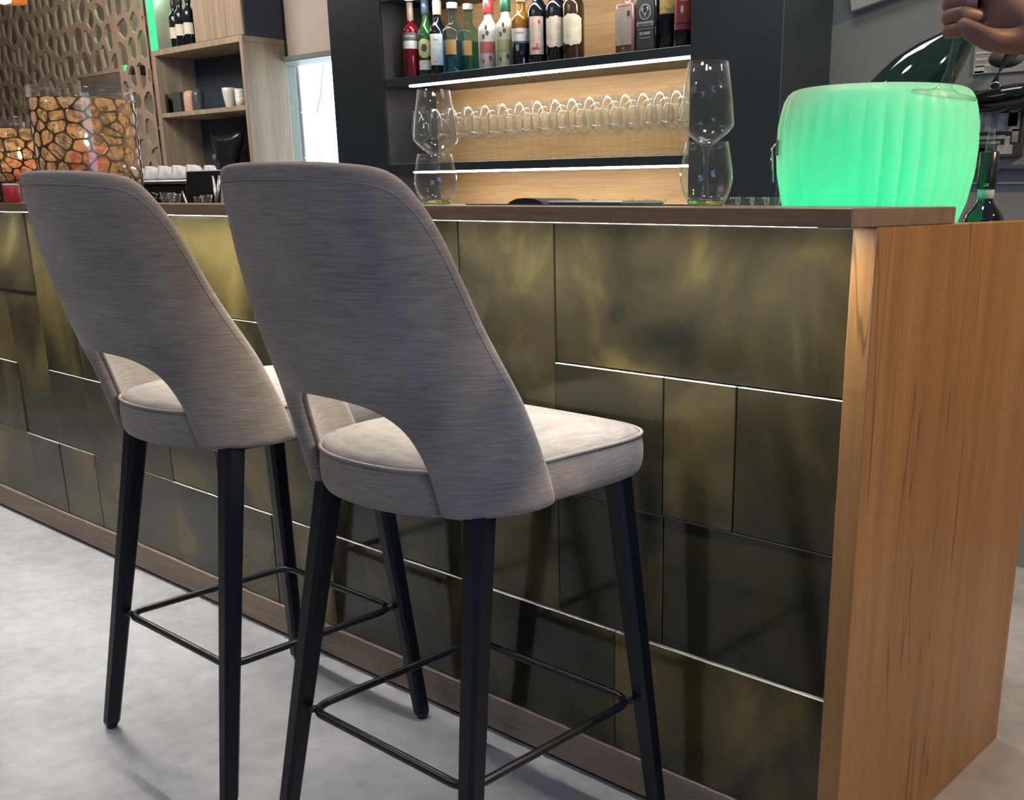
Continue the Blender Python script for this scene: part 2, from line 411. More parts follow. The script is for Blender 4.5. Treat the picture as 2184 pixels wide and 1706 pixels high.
# ================================================================== THE ROOM
PANEL_Y, TOP_Y0, TOP_Y1, END_X0, END_X1 = 1.4412, 1.3225, 1.661, -.742, -.703
TOPZ0, TOPZ1 = 1.1105, 1.1366
wall('floor', CONC, (-13, 5, -5, 7.5, -.1, 0))
wall('ceiling', CEIL, (-13, 5, -5, 7.5, 3.1, 3.2))
wall('wall_front', WALL, (-13, 5, -5.1, -5, 0, 3.1))
wall('wall_left', WALL, (-13.1, -13, -5, 7.5, 0, 3.1))
wall('wall_right', WALL, (5, 5.1, -5, .0, 0, 3.1), (5, 5.1, 0, 7.5, 0, 3.1))
HX0, HX1, HZ = -6.05, -5.30, at_y(660, 116, 3.9).z
wall('wall_back', WALL, (-13, HX0, 3.9, 4.02, 0, 3.1), (HX0, HX1, 3.9, 4.02, HZ, 3.1), (HX1, -4.12, 3.9, 4.02, 0, 3.1))
wall('wall_back_right', WALL_G, (-1.88, 5, 3.3, 3.4, 0, 3.1))
wall('wall_corridor', WALL, (-8.5, -4.12, 5.6, 5.7, 0, 3.1), (-4.12, -4.0, 4.02, 5.6, 0, 3.1), (-8.6, -8.5, 4.02, 5.6, 0, 3.1))
# wainscot ledge low on the grey wall
zl = at_y(2160, 356, 3.27).z
b = MB(); b.box(-1.87, 5, 3.262, 3.3, zl-.006, zl+.006, .002); struct(b.build('trim_1', plain('dark_ledge', (.1, .11, .11), .5)))
zl2 = at_y(2160, 390, 3.28).z
b = MB(); b.box(-1.87, 5, 3.285, 3.3, zl2-.003, zl2+.003, .001); struct(b.build('trim_2', plain('grey_ledge', (.33, .34, .33), .5)))
# doorway frame
b = MB(); b.box(HX0, HX0+.05, 3.86, 4.03, 0, HZ, .004); b.box(HX1-.05, HX1, 3.86, 4.03, 0, HZ, .004); b.box(HX0+.05, HX1-.05, 3.86, 4.03, HZ-.03, HZ, .004)
struct(b.build('trim_3', plain('grey_green_frame', (.2, .22, .2), .5)))
# white tiled partition seen through the doorway, tile by tile
A0 = Vector((-1.484*4.06, 4.06, 0)); A1 = Vector((-1.4470*4.62, 4.62, 0))
ax = (A1-A0).normalized(); nv = Vector((ax.y, -ax.x, 0)); ln = (A1-A0).length
Mt = Matrix((ax, nv, Vector((0, 0, 1)))).transposed().to_4x4(); Mt.translation = A0
par = struct(MB().box(0, ln, -.06, 0, 0, 2.6, 0, Mt).build('wall_partition', plain('grout', (.4, .45, .48), .7)))
k = 0; zt = .06
while zt < 2.5:
    MB().box(0, ln, 0, .012, zt, zt+.262, .003, Mt).build('tile', WHITE_TILE, par); zt += .268
# bright window at the end of the corridor
wn = bpy.data.objects.new('window_1', None); C.objects.link(wn); struct(wn)
MB().box(-8.3, -4.3, 5.58, 5.592, .3, 2.9).build('pane', DAY, wn)
MB().box(-8.4, -4.2, 5.55, 5.6, .22, .3, .004).box(-8.4, -4.2, 5.55, 5.6, 2.9, 2.98, .004).build('window_frame', plain('white_frame', (.8, .85, .88), .4), wn)
# pull cord in front of the window
p0, p1 = at_y(690, 136, 5.2), at_y(672, 262, 5.2)
co = thing('pull_cord', 'thin blue-grey pull cord hanging slantwise before the bright window', 'cord', p0+Vector((0, 0, .6)))
MB().tube([p0+Vector((.0, 0, .6)), p0, (p0*.5+p1*.5)+Vector((.012, 0, -.02)), p1], .006, 6).build('cord', plain('cord_blue', (.25, .38, .45), .6), co)
MB().lathe([(.0, 0), (.012, .004), (.014, .03), (.006, .05), (0, .052)], 10, Matrix.Translation(p1-Vector((0, 0, .05)))).build('pull_knob', plain('cord_knob', (.3, .42, .48), .5), co)
# pale bottles on the sill
zsill = at_y(690, 385, 5.3).z
sl = at_y(690, 385, 5.3).x
o = MB().box(sl-.8, sl+.8, 5.2, 5.5, 0, zsill, .01).build('window_ledge', WHITE_TILE); tag(o, 'white ledge under the bright corridor window', 'ledge')
for i, (px, py, r) in enumerate(((684, 327, .05), (696, 350, .03))):
    p = at_y(px, py, 5.3); h = p.z-zsill
    o = MB().lathe([(0, 0), (r*.95, .003), (r, .01), (r, h*.55), (r*.85, h*.7), (r*.35, h*.8), (r*.33, h*.97), (0, h)], 20).build('soap_bottle', plain('pale_plastic_%d' % i, (.5, .68, .74), .4), None, 0, (p.x, 5.3, zsill))
    tag(o, ['tall pale bottle on the ledge under the bright window', 'small pale bottle on the ledge under the bright window'][i], 'bottle')

# ================================================================== BAR
bar = thing('bar_counter', 'long bar front clad in dark patinated brass tiles with oak end panel', 'bar counter', (-2.8, 1.5, 0))
MB().box(-5.2, END_X0, PANEL_Y+.012, 1.655, 0, TOPZ0).build('carcass', plain('dark_gap', (.012, .011, .009), .6), bar)
MB().box(END_X0, END_X1, 1.399, 2.14, 0, TOPZ0-.0005, .0015).build('end_panel', OAK_END, bar)['label'] = 'orange-brown oak end panel with vertical grain'
MB().box(-5.2, END_X0-.001, PANEL_Y-.012, PANEL_Y+.03, .012, .092, .002).build('plinth', OAK_PLINTH, bar)['label'] = 'grey-brown oak plinth strip'
MB().box(-5.2, END_X0-.001, PANEL_Y+.0, PANEL_Y+.03, 0, .012).build('plinth_base', BLACK_MAT, bar)
MB().box(-5.15, END_X0-.02, 1.331, 1.343, TOPZ0-.0003, TOPZ0-.0002).build('led_strip', LED_BAR, bar)
EDGE = plain('lit_brass_edge', (.75, .72, .6), .35, .5, noise=.05)  # pale colour on upward faces stands in for light caught on tile ledges
# brass tiles: column edges every 26 cm, four rows
def Bx(i): return min(-3.984+.2615*i, END_X0-.001)
RZ = [1.108, .8525, .598, .3455, .093]
tl = [ # c0, c1, row0, row1(exclusive), proud mm
 (10, 13, 0, 1, 0), (9, 10, 0, 2, 2), (10, 11, 1, 2, 5), (11, 11.58, 1, 2, 5), (11.58, 13, 1, 2, 3.5), (10, 11, 2, 3, 1), (11, 13, 2, 3, 0),
 (10.58, 13, 3, 4, 8), (9, 10.58, 3, 4, 7), (9, 10, 2, 3, 0), (8, 9, 0, 1, 3), (8, 9, 1, 3, 1), (7, 9, 3, 4, 5), (6, 7, 3, 4, 4),
 (6, 8, 0, 1, 2), (6, 7, 1, 2, 5), (7, 8, 1, 2, 3), (6, 8, 2, 3, 0), (4, 6, 0, 1, 3), (4, 5, 1, 3, 1), (5, 6, 1, 2, 2), (5, 6, 2, 3, 0),
 (4, 6, 3, 4, 5), (2, 4, 0, 1, 1), (1, 2, 0, 2, 0), (2, 3, 1, 2, 0), (3, 4, 1, 3, 2), (2, 3, 2, 3, 3), (2, 4, 3, 4, 2), (0, 1, 1, 3, 0), (1, 2, 2, 3, 1), (0, 1, 3, 4, 5), (1, 2, 3, 4, 3),
 (-1, 1, 0, 1, 6), (-2, 0, 1, 2, 0), (-2, 0, 2, 3, 5), (-2, 0, 3, 4, 1), (-3, -1, 0, 1, 2), (-4.6, -3, 0, 1, 3), (-4.6, -2, 1, 2, 2), (-4.6, -2, 2, 3, 0), (-4.6, -2, 3, 4, 3)]
for c0, c1, r0, r1, d in tl:
    g = .0012
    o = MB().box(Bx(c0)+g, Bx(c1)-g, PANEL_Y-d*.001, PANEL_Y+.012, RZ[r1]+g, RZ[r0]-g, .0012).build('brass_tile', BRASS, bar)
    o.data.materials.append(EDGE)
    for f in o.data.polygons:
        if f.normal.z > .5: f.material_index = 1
bt = thing('oak_worktop', 'long brown oak bar top slab overhanging the brass tiles', 'worktop', (-2.8, 1.49, TOPZ0))
MB().box(-5.25, END_X1, TOP_Y0, TOP_Y1, TOPZ0, TOPZ1, .0015).build('slab', OAK_TOP, bt)
# work side of the bar
wk = thing('work_counter', 'low black work counter on the staff side of the bar', 'worktop', (-2.8, 1.9, 0))
WZ = .93
MB().box(-5.2, END_X0, 1.66, 2.12, .1, WZ-.03).build('cabinet', BLACK_MAT, wk)
MB().box(-5.2, END_X0, 1.66, 2.14, WZ-.03, WZ, .002).build('worktop', plain('dark_stone', (.03, .03, .03), .25), wk)
MB().box(-5.15, END_X0-.02, 1.68, 2.06, 0, .1).build('toe_kick', BLACK_MAT, wk)
LZ = 1.072
MB().box(-1.28, END_X0-.002, 1.664, 2.0, WZ, LZ, .003).build('raised_ledge', BLACK_MAT, wk)

# ================================================================== STOOLS
def yc(z):
    k = max(0, min(1, (z-.87)/.31))
    return 1.065-.22*(z-.87)-.011*math.sin(PI*k)
def shell_pt(t, z, off=0):
    a, b_ = .25-off, .20-off
    return Vector((a*math.sin(t), yc(z)-b_*math.cos(t), z))
def smooth_curve(pts, n):
    P = np.array(pts, float)
    for _ in range(3):
        Q = [P[0]]
        for i in range(len(P)-1): Q += [P[i]*.75+P[i+1]*.25, P[i]*.25+P[i+1]*.75]
        Q.append(P[-1]); P = np.array(Q)
    M_ = P.copy(); M_[:, 0] = np.radians(P[:, 0])*.25
    s = np.concatenate([[0], np.cumsum(np.hypot(*np.diff(M_, axis=0).T))]); s /= s[-1]
    u = np.linspace(0, 1, n+1)
    return list(zip(np.radians(np.interp(u, s, P[:, 0])), np.interp(u, s, P[:, 1])))
NS = 34
INNER = smooth_curve([(0, .881), (10, .880), (21, .874), (30.8, .858), (36.7, .836), (40.2, .806), (42, .778), (43.2, .748), (43.6, .694)], NS)
OUTER = smooth_curve([(0, 1.187), (15, 1.187), (31, 1.185), (40.4, 1.182), (47, 1.179), (52.5, 1.171), (55.5, 1.16), (59.8, 1.14), (65.2, 1.102), (69.4, 1.056), (75.4, .966), (83, .876), (90.3, .774), (92.6, .694)], NS)
def backrest_mesh():
    loops = []; NV = 9; TH = .03
    for i in range(-NS, NS+1):
        sg = -1 if i < 0 else 1
        (ti, zi), (to, zo) = INNER[abs(i)], OUTER[abs(i)]
        def P(v, off):
            t = ti+(to-ti)*v; z = zi+(zo-zi)*v; q = shell_pt(t, z, off); q.x *= sg; return q
        lp = [P(v/NV, 0) for v in range(NV+1)]
        d1 = (P(1, .015)-P(.93, .015)).normalized()*.010
        lp.append(P(1, .006)+d1*.75); lp.append(P(1, .015)+d1); lp.append(P(1, .024)+d1*.75)
        lp += [P(v/NV, TH) for v in range(NV, -1, -1)]
        d0 = (P(0, .015)-P(.07, .015)).normalized()*.010
        lp.append(P(0, .024)+d0*.75); lp.append(P(0, .015)+d0); lp.append(P(0, .006)+d0*.75)
        loops.append(lp)
    n = len(loops[0]); b = MB(); fs = []
    for i in range(len(loops)-1):
        for k in range(n): fs.append([i*n+k, i*n+(k+1) % n, (i+1)*n+(k+1) % n, (i+1)*n+k])
    fs.append(list(range(n))); fs.append([(len(loops)-1)*n+k for k in range(n)])
    b.add([p for l in loops for p in l], fs, True)
    return b
def rim_path(curve, off, push):
    pts = []
    for i in range(-NS, NS+1):
        t, z = curve[abs(i)]; q = shell_pt(t, z, off); q.x *= (-1 if i < 0 else 1); pts.append(q)
    return pts
def seat_ring(scale, z, N=72):
    pts = []
    for k in range(N):
        a = 2*PI*k/N; c, s_ = math.cos(a), math.sin(a)
        n = 4.6 if s_ > 0 else 2.3
        x = (.220+.017*min(1, max(0, s_/.75)) if s_ > 0 else .220)*math.copysign(abs(c)**(2/n), c); y = (.288 if s_ > 0 else .205)*math.copysign(abs(s_)**(2/n), s_)
        pts.append(Vector((x*scale, 1.128+y*scale, z)))
    return pts
def build_stool(label):
    st = thing('bar_stool', label, 'stool', (0, 1.13, 0), 'velvet bar stools at the bar')
    bk = backrest_mesh().build('backrest', VELVET, st, 1)
    MB().tube(rim_path(INNER, .031, 0), .0045, 6).build('inner_piping', VELVET, bk)
    MB().tube([a_.lerp(b_, .045) for a_, b_ in zip(rim_path(OUTER, -.001, 0), rim_path(INNER, -.001, 0))][2:-2], .0014, 5).build('edge_seam', VELVET, bk)
    zs = [(.695, .6), (.690, .93), (.694, .975), (.706, 1.0), (.73, 1.008), (.752, 1.002), (.764, .985), (.773, .94), (.782, .78), (.787, .5), (.789, .2)]
    se = MB().loft([seat_ring(s_, z) for z, s_ in zs], True).build('seat', VELVET, st, 1)
    MB().tube(seat_ring(.994, .7635), .0034, 6, True).build('piping', VELVET, se)
    MB().box(-.17, .17, 1.0, 1.32, .68, .698, .006).build('seat_base', BLACK_WOOD, st)
    for sx in (-1, 1):
        for sy in (-1, 1):
            f = Vector((sx*.25, 1.132+sy*.2436, .008)); t = Vector((sx*.187, 1.168+sy*.158, .703)); rings = []
            for u in (0, .012, .06, .5, 1):
                c = f.lerp(t, u); w = (.0125 if u == 0 else .015+.006*u); ch = w*.38
                rings.append([c+Vector(q) for q in ((w, w-ch, 0), (w-ch, w, 0), (-w+ch, w, 0), (-w, w-ch, 0), (-w, -w+ch, 0), (-w+ch, -w, 0), (w-ch, -w, 0), (w, -w+ch, 0))])
            lg = MB().loft(rings).build('leg', BLACK_WOOD, st)
            MB().lathe([(.011, 0), (.012, .003), (.012, .009), (.006, .01)], 14, Matrix.Translation((f.x, f.y, 0))).build('foot_glide', BLACK_METAL, lg)
    hx, hy, r, cy0 = .209, .200, .036, 1.1425; pts = []
    for cx_, cy_, a0 in ((hx-r, hy-r, 0), (-hx+r, hy-r, 90), (-hx+r, -hy+r, 180), (hx-r, -hy+r, 270)):
        for k in range(7):
            a = math.radians(a0+k*15); pts.append((cx_+r*math.cos(a), cy0+cy_+r*math.sin(a), .27))
    fr = MB().tube(pts, .0078, 10, True).build('footrest', BLACK_METAL, st)
    for sx in (-1, 1):
        for sy in (-1, 1):
            MB().lathe([(.007, 0), (.007, .03)], 10, Matrix.Translation((sx*.199, cy0+sy*.190, .27)) @ Matrix.Rotation(math.atan2(sy, sx), 4, 'Z') @ Matrix.Rotation(PI/2, 4, 'Y')).build('bracket', BLACK_METAL, fr)
    return st
s1 = build_stool('grey-taupe velvet bar stool nearest the oak end panel'); s1.location.x = -1.3075
s2 = dup(s1); s2.location.x = -2.0012; s2['label'] = 'grey-taupe velvet bar stool farther left, in front of the candle glasses'

# ================================================================== BACK BAR SHELVING
Y0, Y1 = 3.0, 3.3
XL0, XL1, XR0, XR1 = -4.19, -3.83, -2.222, -1.87
bb = thing('back_bar_shelving', 'dark back bar shelving with pale oak back and lit shelves', 'shelving', (-3.0, 3.2, 0))
MB().box(XL0, XL1, Y0, 3.9, 0, 3.1, .002).build('side_panel', DARK_PANEL, bb)
MB().box(XR0, XR1, Y0, Y1, 0, 3.1, .002).build('side_panel', DARK_PANEL, bb)
MB().box(XL1, XL1+.006, Y0+.004, Y1, .9, 3.09).build('inner_lining', DARK_SIDE, bb)
MB().box(XL1+.0, XR0, Y1-.02, Y1, .9, 3.1).build('back_panel', OAK_LIGHT, bb)
MB().box(XL1, XR0, 2.72, Y1-.02, 0, .92, .003).build('base_cabinet', BLACK_MAT, bb)
S1, S2, S3 = 1.630, 1.2895, 1.958
for z in (S1, S2, S3):
    th = .032
    sh = MB().box(XL1+.006, XR0, Y0, Y1-.02, z-th, z, .0015).build('shelf', DARK_PANEL, bb)
    MB().box(XL1+.16, XR0-.004, Y0+.006, Y0+.024, z-th-.007, z-th-.0005).build('led_strip', LED, sh)

# --- wine glasses
def wine_profile(h, rmax, rrim, stem_r=.0042, foot=.037, t=.0011, low=.42):
    # outside from the foot to the rim, then back inside the bowl
    zb = h*low; zm = zb+.16*h
    out = [(0, 0), (foot, .0006), (foot, .0022), (foot*.5, .0045), (.008, .011), (stem_r, .026), (stem_r*.85, zb*.6), (stem_r*1.1, zb-.014), (.0075, zb), (rmax*.3, zb+.022*h), (rmax*.58, zb+.062*h), (rmax*.83, zb+.105*h), (rmax*.965, zb+.138*h), (rmax, zm), (rmax*.985, zm+.03*h), (rmax*.9, zm+.18*h), (rrim, h)]
    inn = [(rrim-t, h), (rmax*.9-t, zm+.18*h), (rmax*.985-t, zm+.03*h), (rmax-t, zm), (rmax*.965-t, zb+.139*h), (rmax*.83-t*1.2, zb+.108*h), (rmax*.58-t*1.3, zb+.067*h), (rmax*.3-t, zb+.03*h), (0, zb+.022*h)]
    return out+inn
def wine_glass(name, label, loc, h=.235, rmax=.047, rrim=.034, group=None, seg=28):
    o = MB().lathe(wine_profile(h, rmax, rrim), seg).build(name, GLASS, None, 0, loc)
    return tag(o, label, 'wine glass', group)
gx = [at_y(px, 338, 3.06).x for px in (862, 902, 940, 975, 1010, 1045, 1082, 1117, 1155, 1193, 1228, 1265, 1303, 1340, 1377, 1412, 1447)]
g0 = None
for row, yy in ((0, 3.06), (1, 3.17)):
    for i, x in enumerate(gx):
        if row == 1: x = x+.03
        if x > XR0-.05 or x < XL1+.05: continue
        if g0 is None:
            o = g0 = wine_glass('wine_glass', '', (x, yy, S2), .212, .042, .031, seg=20)
        else: o = dup(g0)
        o.location = (x, yy, S2)
        ordn = ['first', 'second', 'third', 'fourth', 'fifth', 'sixth', 'seventh', 'eighth', 'ninth', 'tenth', 'eleventh', 'twelfth', 'thirteenth', 'fourteenth', 'fifteenth', 'sixteenth', 'seventeenth', 'eighteenth'][i]
        if row == 0 and i == 0: o['label'] = 'stemmed wine glass at the left end of the lower shelf, alone'; o['group'] = 'wine glasses on the lower shelf'
        elif row == 0: o['label'] = 'stemmed wine glass on the lower lit shelf, %s from the left in the front row' % ordn; o['group'] = 'front row glasses on the lower shelf'
        else: o['label'] = 'stemmed wine glass on the lower lit shelf, %s from the left in the back row' % ordn; o['group'] = 'back row glasses on the lower shelf'

# --- bottles
def label_patch(r, z0, z1, a0, a1, off=.0008, n=12, ragged=0, round_=False):
    """curved paper label on a bottle of radius r; angle 0 faces -Y"""
    b = MB(); vs = []; 
    for k in range(n+1):
        u = k/n; a = a0+(a1-a0)*u
        e0 = z0; e1 = z1
        if round_:
            q = math.sqrt(max(0, 1-(2*u-1)**2)); zc = (z0+z1)/2; e0 = zc-(z1-z0)/2*q-.0004; e1 = zc+(z1-z0)/2*q+.0004
        if ragged: e0 += random.uniform(0, ragged)+ragged*2.2*abs(2*u-1)**3; e1 -= random.uniform(0, ragged)+ragged*2.2*abs(2*u-1)**3
        for rr in (r+off, r+off+.0006):
            for z in (e0, e1): vs.append((rr*math.sin(a), -rr*math.cos(a), z))
    fs = []
    for k in range(n):
        A, B_ = k*4, (k+1)*4
        fs += [[A+2, B_+2, B_+3, A+3], [A, A+1, B_+1, B_], [A+1, A+3, B_+3, B_+1], [A, B_, B_+2, A+2]]
    fs += [[0, 2, 3, 1], [n*4, n*4+1, n*4+3, n*4+2]]
    return b.add(vs, fs)
def bottle(name, label, px, base_py, Y, zbase, r, hb, hs, rn, htop, glassmat, cap=None, capcol=None, capz=None, seg=28, square=False, capr=None, loc=None):
    """r body radius, hb straight body height, hs top of the shoulder, rn neck radius, htop total height"""
    if loc is None: p = at_y(px, base_py, Y); loc = (p.x, Y, zbase)
    t = thing(name, label, 'bottle', loc)
    prof = [(0, .002), (r*.9, 0), (r, .006), (r, hb*.5), (r, hb), (r*.985, hb+(hs-hb)*.12), (r*.9, hb+(hs-hb)*.35), (rn+(r-rn)*.42, hb+(hs-hb)*.62), (rn*1.12, hb+(hs-hb)*.88), (rn, hs+.006), (rn, htop-.012), (rn*1.15, htop-.01), (rn*1.15, htop), (0, htop)]
    M = Matrix.Translation(loc)
    if square:
        vs = MB()
        rings = []
        for q, z in prof[1:-1]:
            k = 1 if z > hs else .16
            rg = []
            for j in range(seg):
                a = 2*PI*j/seg; c, s_ = math.cos(a), math.sin(a); n = 8 if z <= hb+.001 else (4 if z < hs else 2)
                w = q*(1 if n > 2 else 1)
                rg.append(Vector((loc[0]+w*math.copysign(abs(c)**(2/n), c), loc[1]+w*(.72 if n > 2 else 1)*math.copysign(abs(s_)**(2/n), s_), loc[2]+z)))
            rings.append(rg)
        vs.loft(rings, True); vs.build('body', glassmat, t)
    else: MB().lathe(prof, seg, M).build('body', glassmat, t)
    if cap:
        cr = capr or rn*1.22
        MB().lathe([(cr, capz), (cr*1.03, capz+.001), (cr*1.03, htop+.002), (cr*.9, htop+.004), (0, htop+.004)], 20, M).build('cap', cap, t)
    return t
def paper(name, col, rough=.6): return plain(name, col, rough, noise=.12, nscale=60)
INK = plain('ink_dark', (.05, .04, .05), .6, noise=0); INK_W = plain('ink_pale', (.75, .73, .7), .6, noise=0); GOLD_INK = plain('ink_gold', (.5, .36, .12), .4, noise=0); RED_INK = plain('ink_red', (.55, .06, .07), .5, noise=0)
CREAM = paper('cream_paper', (.66, .62, .5)); PINKP = paper('pinkish_paper', (.6, .5, .44)); WHITEP = paper('white_paper', (.7, .7, .7))
DKGLASS = plain('near_black_glass', (.006, .008, .012), .06, coat=.6, noise=0)
BRGLASS = plain('brown_bottle_glass', (.035, .02, .009), .06, coat=.6, noise=0)
YB = 3.075
AV = math.radians(40)          # labels are turned towards the room
def lab(t, r, z0, z1, half, mat, turn=AV*.8, **k):
    p = Vector(t['_o'])
    o = label_patch(r, z0, z1, turn-half, turn+half, **k)
    o.v = [tuple(Vector(v)+p) for v in o.v]
    return o.build('paper_label', mat, t)
def word(t, r, z, text, size, mat, turn=AV*.8, par=None):
    p = Vector(t['_o']); a = turn
    c = p+Vector(((r+.0016)*math.sin(a), -(r+.0016)*math.cos(a), z))
    return lettering(text, size, par or t, mat, c, r+.0016, (math.cos(a), math.sin(a), 0))
t = bottle('liquor_bottle', 'ruby red aperitif bottle with white banded label at the left end', 881, 164, YB, S1, .0335, .185, .225, .013, .305, plain('ruby_liquid', (.16, .006, .016), .06, coat=.6, noise=0), plain('clear_neck', (.42, .33, .28), .15), None, .225, capr=.0135)
lab(t, .0335, .148, .176, 1.2, plain('dark_band', (.12, .12, .15), .5)); word(t, .0335, .162, 'CAMPARI', .0135, INK_W)
lab(t, .0335, .115, .146, 1.1, WHITEP)
t = bottle('wine_bottle', 'green glass bottle with round cream label beside the ruby bottle', 913, 160, YB+.02, S1, .036, .16, .225, .0135, .315, plain('grass_green_glass', (.015, .09, .025), .08, coat=.5, noise=0), plain('blue_foil', (.05, .08, .14), .3), None, .245)
lab(t, .036, .075, .148, .9, plain('lime_cream', (.5, .5, .25), .6), round_=True)
o = label_patch(.037, .098, .128, AV*.8-.32, AV*.8+.32, round_=True); o.v = [tuple(Vector(v)+Vector(t['_o'])) for v in o.v]; o.build('emblem', plain('emblem_green', (.04, .07, .05), .6), t)
lab(t, .036, .03, .066, .85, WHITEP)
t = bottle('wine_bottle', 'dark bottle with tall white label and cream cap', 938, 156, YB+.01, S1, .036, .165, .215, .0145, .282, DKGLASS, plain('cream_foil', (.55, .5, .34), .35), None, .232)
lab(t, .036, .04, .158, .8, WHITEP); word(t, .0368, .135, 'VINO', .009, INK); word(t, .0368, .052, 'ROSSO', .007, RED_INK)
for i, (px, py, dy, lb) in enumerate(((970, 153, 0, 'blue-green clear gin bottle with amber label, front one of two'), (1003, 150, .06, 'blue-green clear gin bottle standing half behind its twin'))):
    t = bottle('liquor_bottle', lb, px, py, YB+dy, S1, .0455, .155, .192, .016, .262, GLASS_BLUE if i == 0 else GLASS_GREEN, plain('pale_stopper_%d' % i, (.45, .5, .5), .2), None, .243, capr=.022)
    p = Vector(t['_o'])
    MB().lathe([(0, .006), (.0395, .006), (.04, .125), (0, .125)], 24, Matrix.Translation(p)).build('liquid', thin_glass('teal_liquid_%d' % i, (.3, .66, .85) if i == 0 else (.35, .66, .66)), t)
    lab(t, .0455, .07, .125, .5, plain('amber_label_%d' % i, (.42, .25, .09), .5))
for px, py, capn, capc, capc2, lb in ((1045, 148, 'red_cap', (.5, .05, .06), (.45, .14, .14), 'white bottle with red cap and pink flower print'), (1081, 143, 'green_cap', (.02, .13, .07), (.33, .38, .2), 'white bottle with green cap and pale green leaf print')):
    t = bottle('liquor_bottle', lb, px, py, YB, S1, .042, .14, .19, .0165, .252, plain('milky_'+capn, (.62, .62, .6) if capn[0] == 'r' else (.52, .54, .42), .2), plain(capn, capc, .35), None, .203, capr=.0195)
    lab(t, .042, .06, .1, .8, plain('print_'+capn, capc2, .5))
    for (a, z, w) in ((.1, .13, .16), (-.25, .118, .12), (.35, .04, .14), (-.3, .03, .1), (.0, .15, .1)):
        o = label_patch(.0424, z-.008, z+.009, AV*.8+a-w, AV*.8+a+w, round_=True); o.v = [tuple(Vector(v)+Vector(t['_o'])) for v in o.v]; o.build('printed_flower', plain('flower_ink_%s_%d' % (capn, int(z*1000)), (.08, .1, .08) if z > .1 else tuple(c*.8 for c in capc), .6, noise=0), t)
t = bottle('liquor_bottle', 'amber bottle with white and blue label beside the green capped bottle', 1114, 138, YB, S1, .039, .16, .2, .016, .3, plain('amber_glass', (.22, .1, .012), .07, coat=.5, noise=0), plain('clear_top', (.4, .34, .25), .2), None, .225)
MB().lathe([(.0393, .002), (.0396, .004), (.0396, .078), (.0393, .079)], 28, Matrix.Translation(Vector(t['_o']))).build('dark_base', DKGLASS, t)
lab(t, .0396, .085, .132, .9, WHITEP); lab(t, .04, .08, .087, .92, plain('blue_band', (.05, .16, .3), .5)); word(t, .0402, .115, 'GRAPPA', .009, INK)
t = bottle('wine_bottle', 'dark wine bottle with tall pinkish label and red print', 1149, 132, YB+.005, S1, .0385, .185, .235, .0145, .31, DKGLASS, plain('black_foil', (.02, .02, .025), .3), None, .245)
lab(t, .0385, .035, .165, .72, PINKP)
for a, z, w, h_ in ((.3, .145, .12, .008), (-.05, .055, .45, .004), (.1, .066, .08, .007)):
    o = label_patch(.0394, z-h_, z+h_, AV*.8+a-w, AV*.8+a+w, round_=True); o.v = [tuple(Vector(v)+Vector(t['_o'])) for v in o.v]; o.build('red_print', RED_INK, t)
for px, py, g, lb in ((1188, 128, DKGLASS, 'dark bottle with ragged cream label, left of the brown bottle'), (1224, 124, BRGLASS, 'brown bottle with ragged cream label beside the bare oak')):
    t = bottle('wine_bottle', lb, px, py, YB+.01, S1, .0395, .185, .235, .0145, .31, g, plain('foil_%d' % px, (.03, .02, .025), .3), None, .25)
    lab(t, .0395, .05, .16, .95, CREAM, n=18, ragged=.006)
t = bottle('liquor_bottle', 'clear square bottle with grey-pink label and dark stopper', 1341, 110, YB, S1, .041, .16, .172, .014, .228, plain('rose_spirit', (.2, .1, .09), .08, coat=.5, noise=0), plain('stopper_dark', (.03, .03, .045), .4), None, .19, square=True, capr=.017)
p = Vector(t['_o'])
lb_ = MB().box(p.x-.0375, p.x+.0375, p.y-.0312, p.y-.0302, p.z+.03, p.z+.15, .0004).build('paper_label', paper('grey_pink', (.4, .34, .31)), t)
MB().box(p.x+.018, p.x+.03, p.y-.0318, p.y-.031, p.z+.12, p.z+.138, .0002).build('stamp', INK, lb_)
t = bottle('liquor_bottle', 'square black-green herbal liqueur bottle with round stag emblem', 1388, 106, YB+.01, S1, .044, .165, .205, .014, .27, plain('black_green_glass', (.008, .014, .012), .08, coat=.6, noise=0), plain('green_cap2', (.02, .1, .04), .4), None, .215, square=True)
p = Vector(t['_o']); fy = p.y-.0325
L1 = plain('grey_label_ink', (.3, .31, .31), .5, noise=0); L0 = plain('charcoal_label', (.05, .06, .06), .45)
la = MB().box(p.x-.038, p.x+.038, fy-.0006, fy+.001, p.z+.012, p.z+.168, .0003).build('paper_label', L0, t)
def ringdisc(c, r0, r1, M_=None, n=28):
    b = MB(); vs = []
    for k in range(n):
        a = 2*PI*k/n
        for r_, dy in ((r0, 0), (r1, 0), (r0, -.0006), (r1, -.0006)): vs.append((c[0]+r_*math.cos(a), c[1]+dy, c[2]+r_*math.sin(a)))
    fs = []
    for k in range(n):
        A, B_ = 4*k, 4*((k+1) % n); fs += [[A+2, B_+2, B_+3, A+3], [A+1, A+3, B_+3, B_+1], [A, B_, B_+2, A+2]]
    return b.add(vs, fs)
ringdisc((p.x, fy-.0008, p.z+.128), .021, .0255).build('emblem_ring', L1, la)
st_ = MB()
for sg in (-1, 1):
    st_.tube([(p.x+sg*.002, fy-.001, p.z+.118), (p.x+sg*.012, fy-.001, p.z+.13), (p.x+sg*.01, fy-.001, p.z+.143)], .0014, 5)
    st_.tube([(p.x+sg*.01, fy-.001, p.z+.128), (p.x+sg*.016, fy-.001, p.z+.138)], .0011, 5)
st_.lathe([(0, 0), (.005, .006), (.003, .014), (0, .016)], 8, Matrix.Translation((p.x, fy-.001, p.z+.11)) @ Matrix.Scale(.15, 4, (0, 1, 0)))
st_.build('stag_emblem', L1, la)
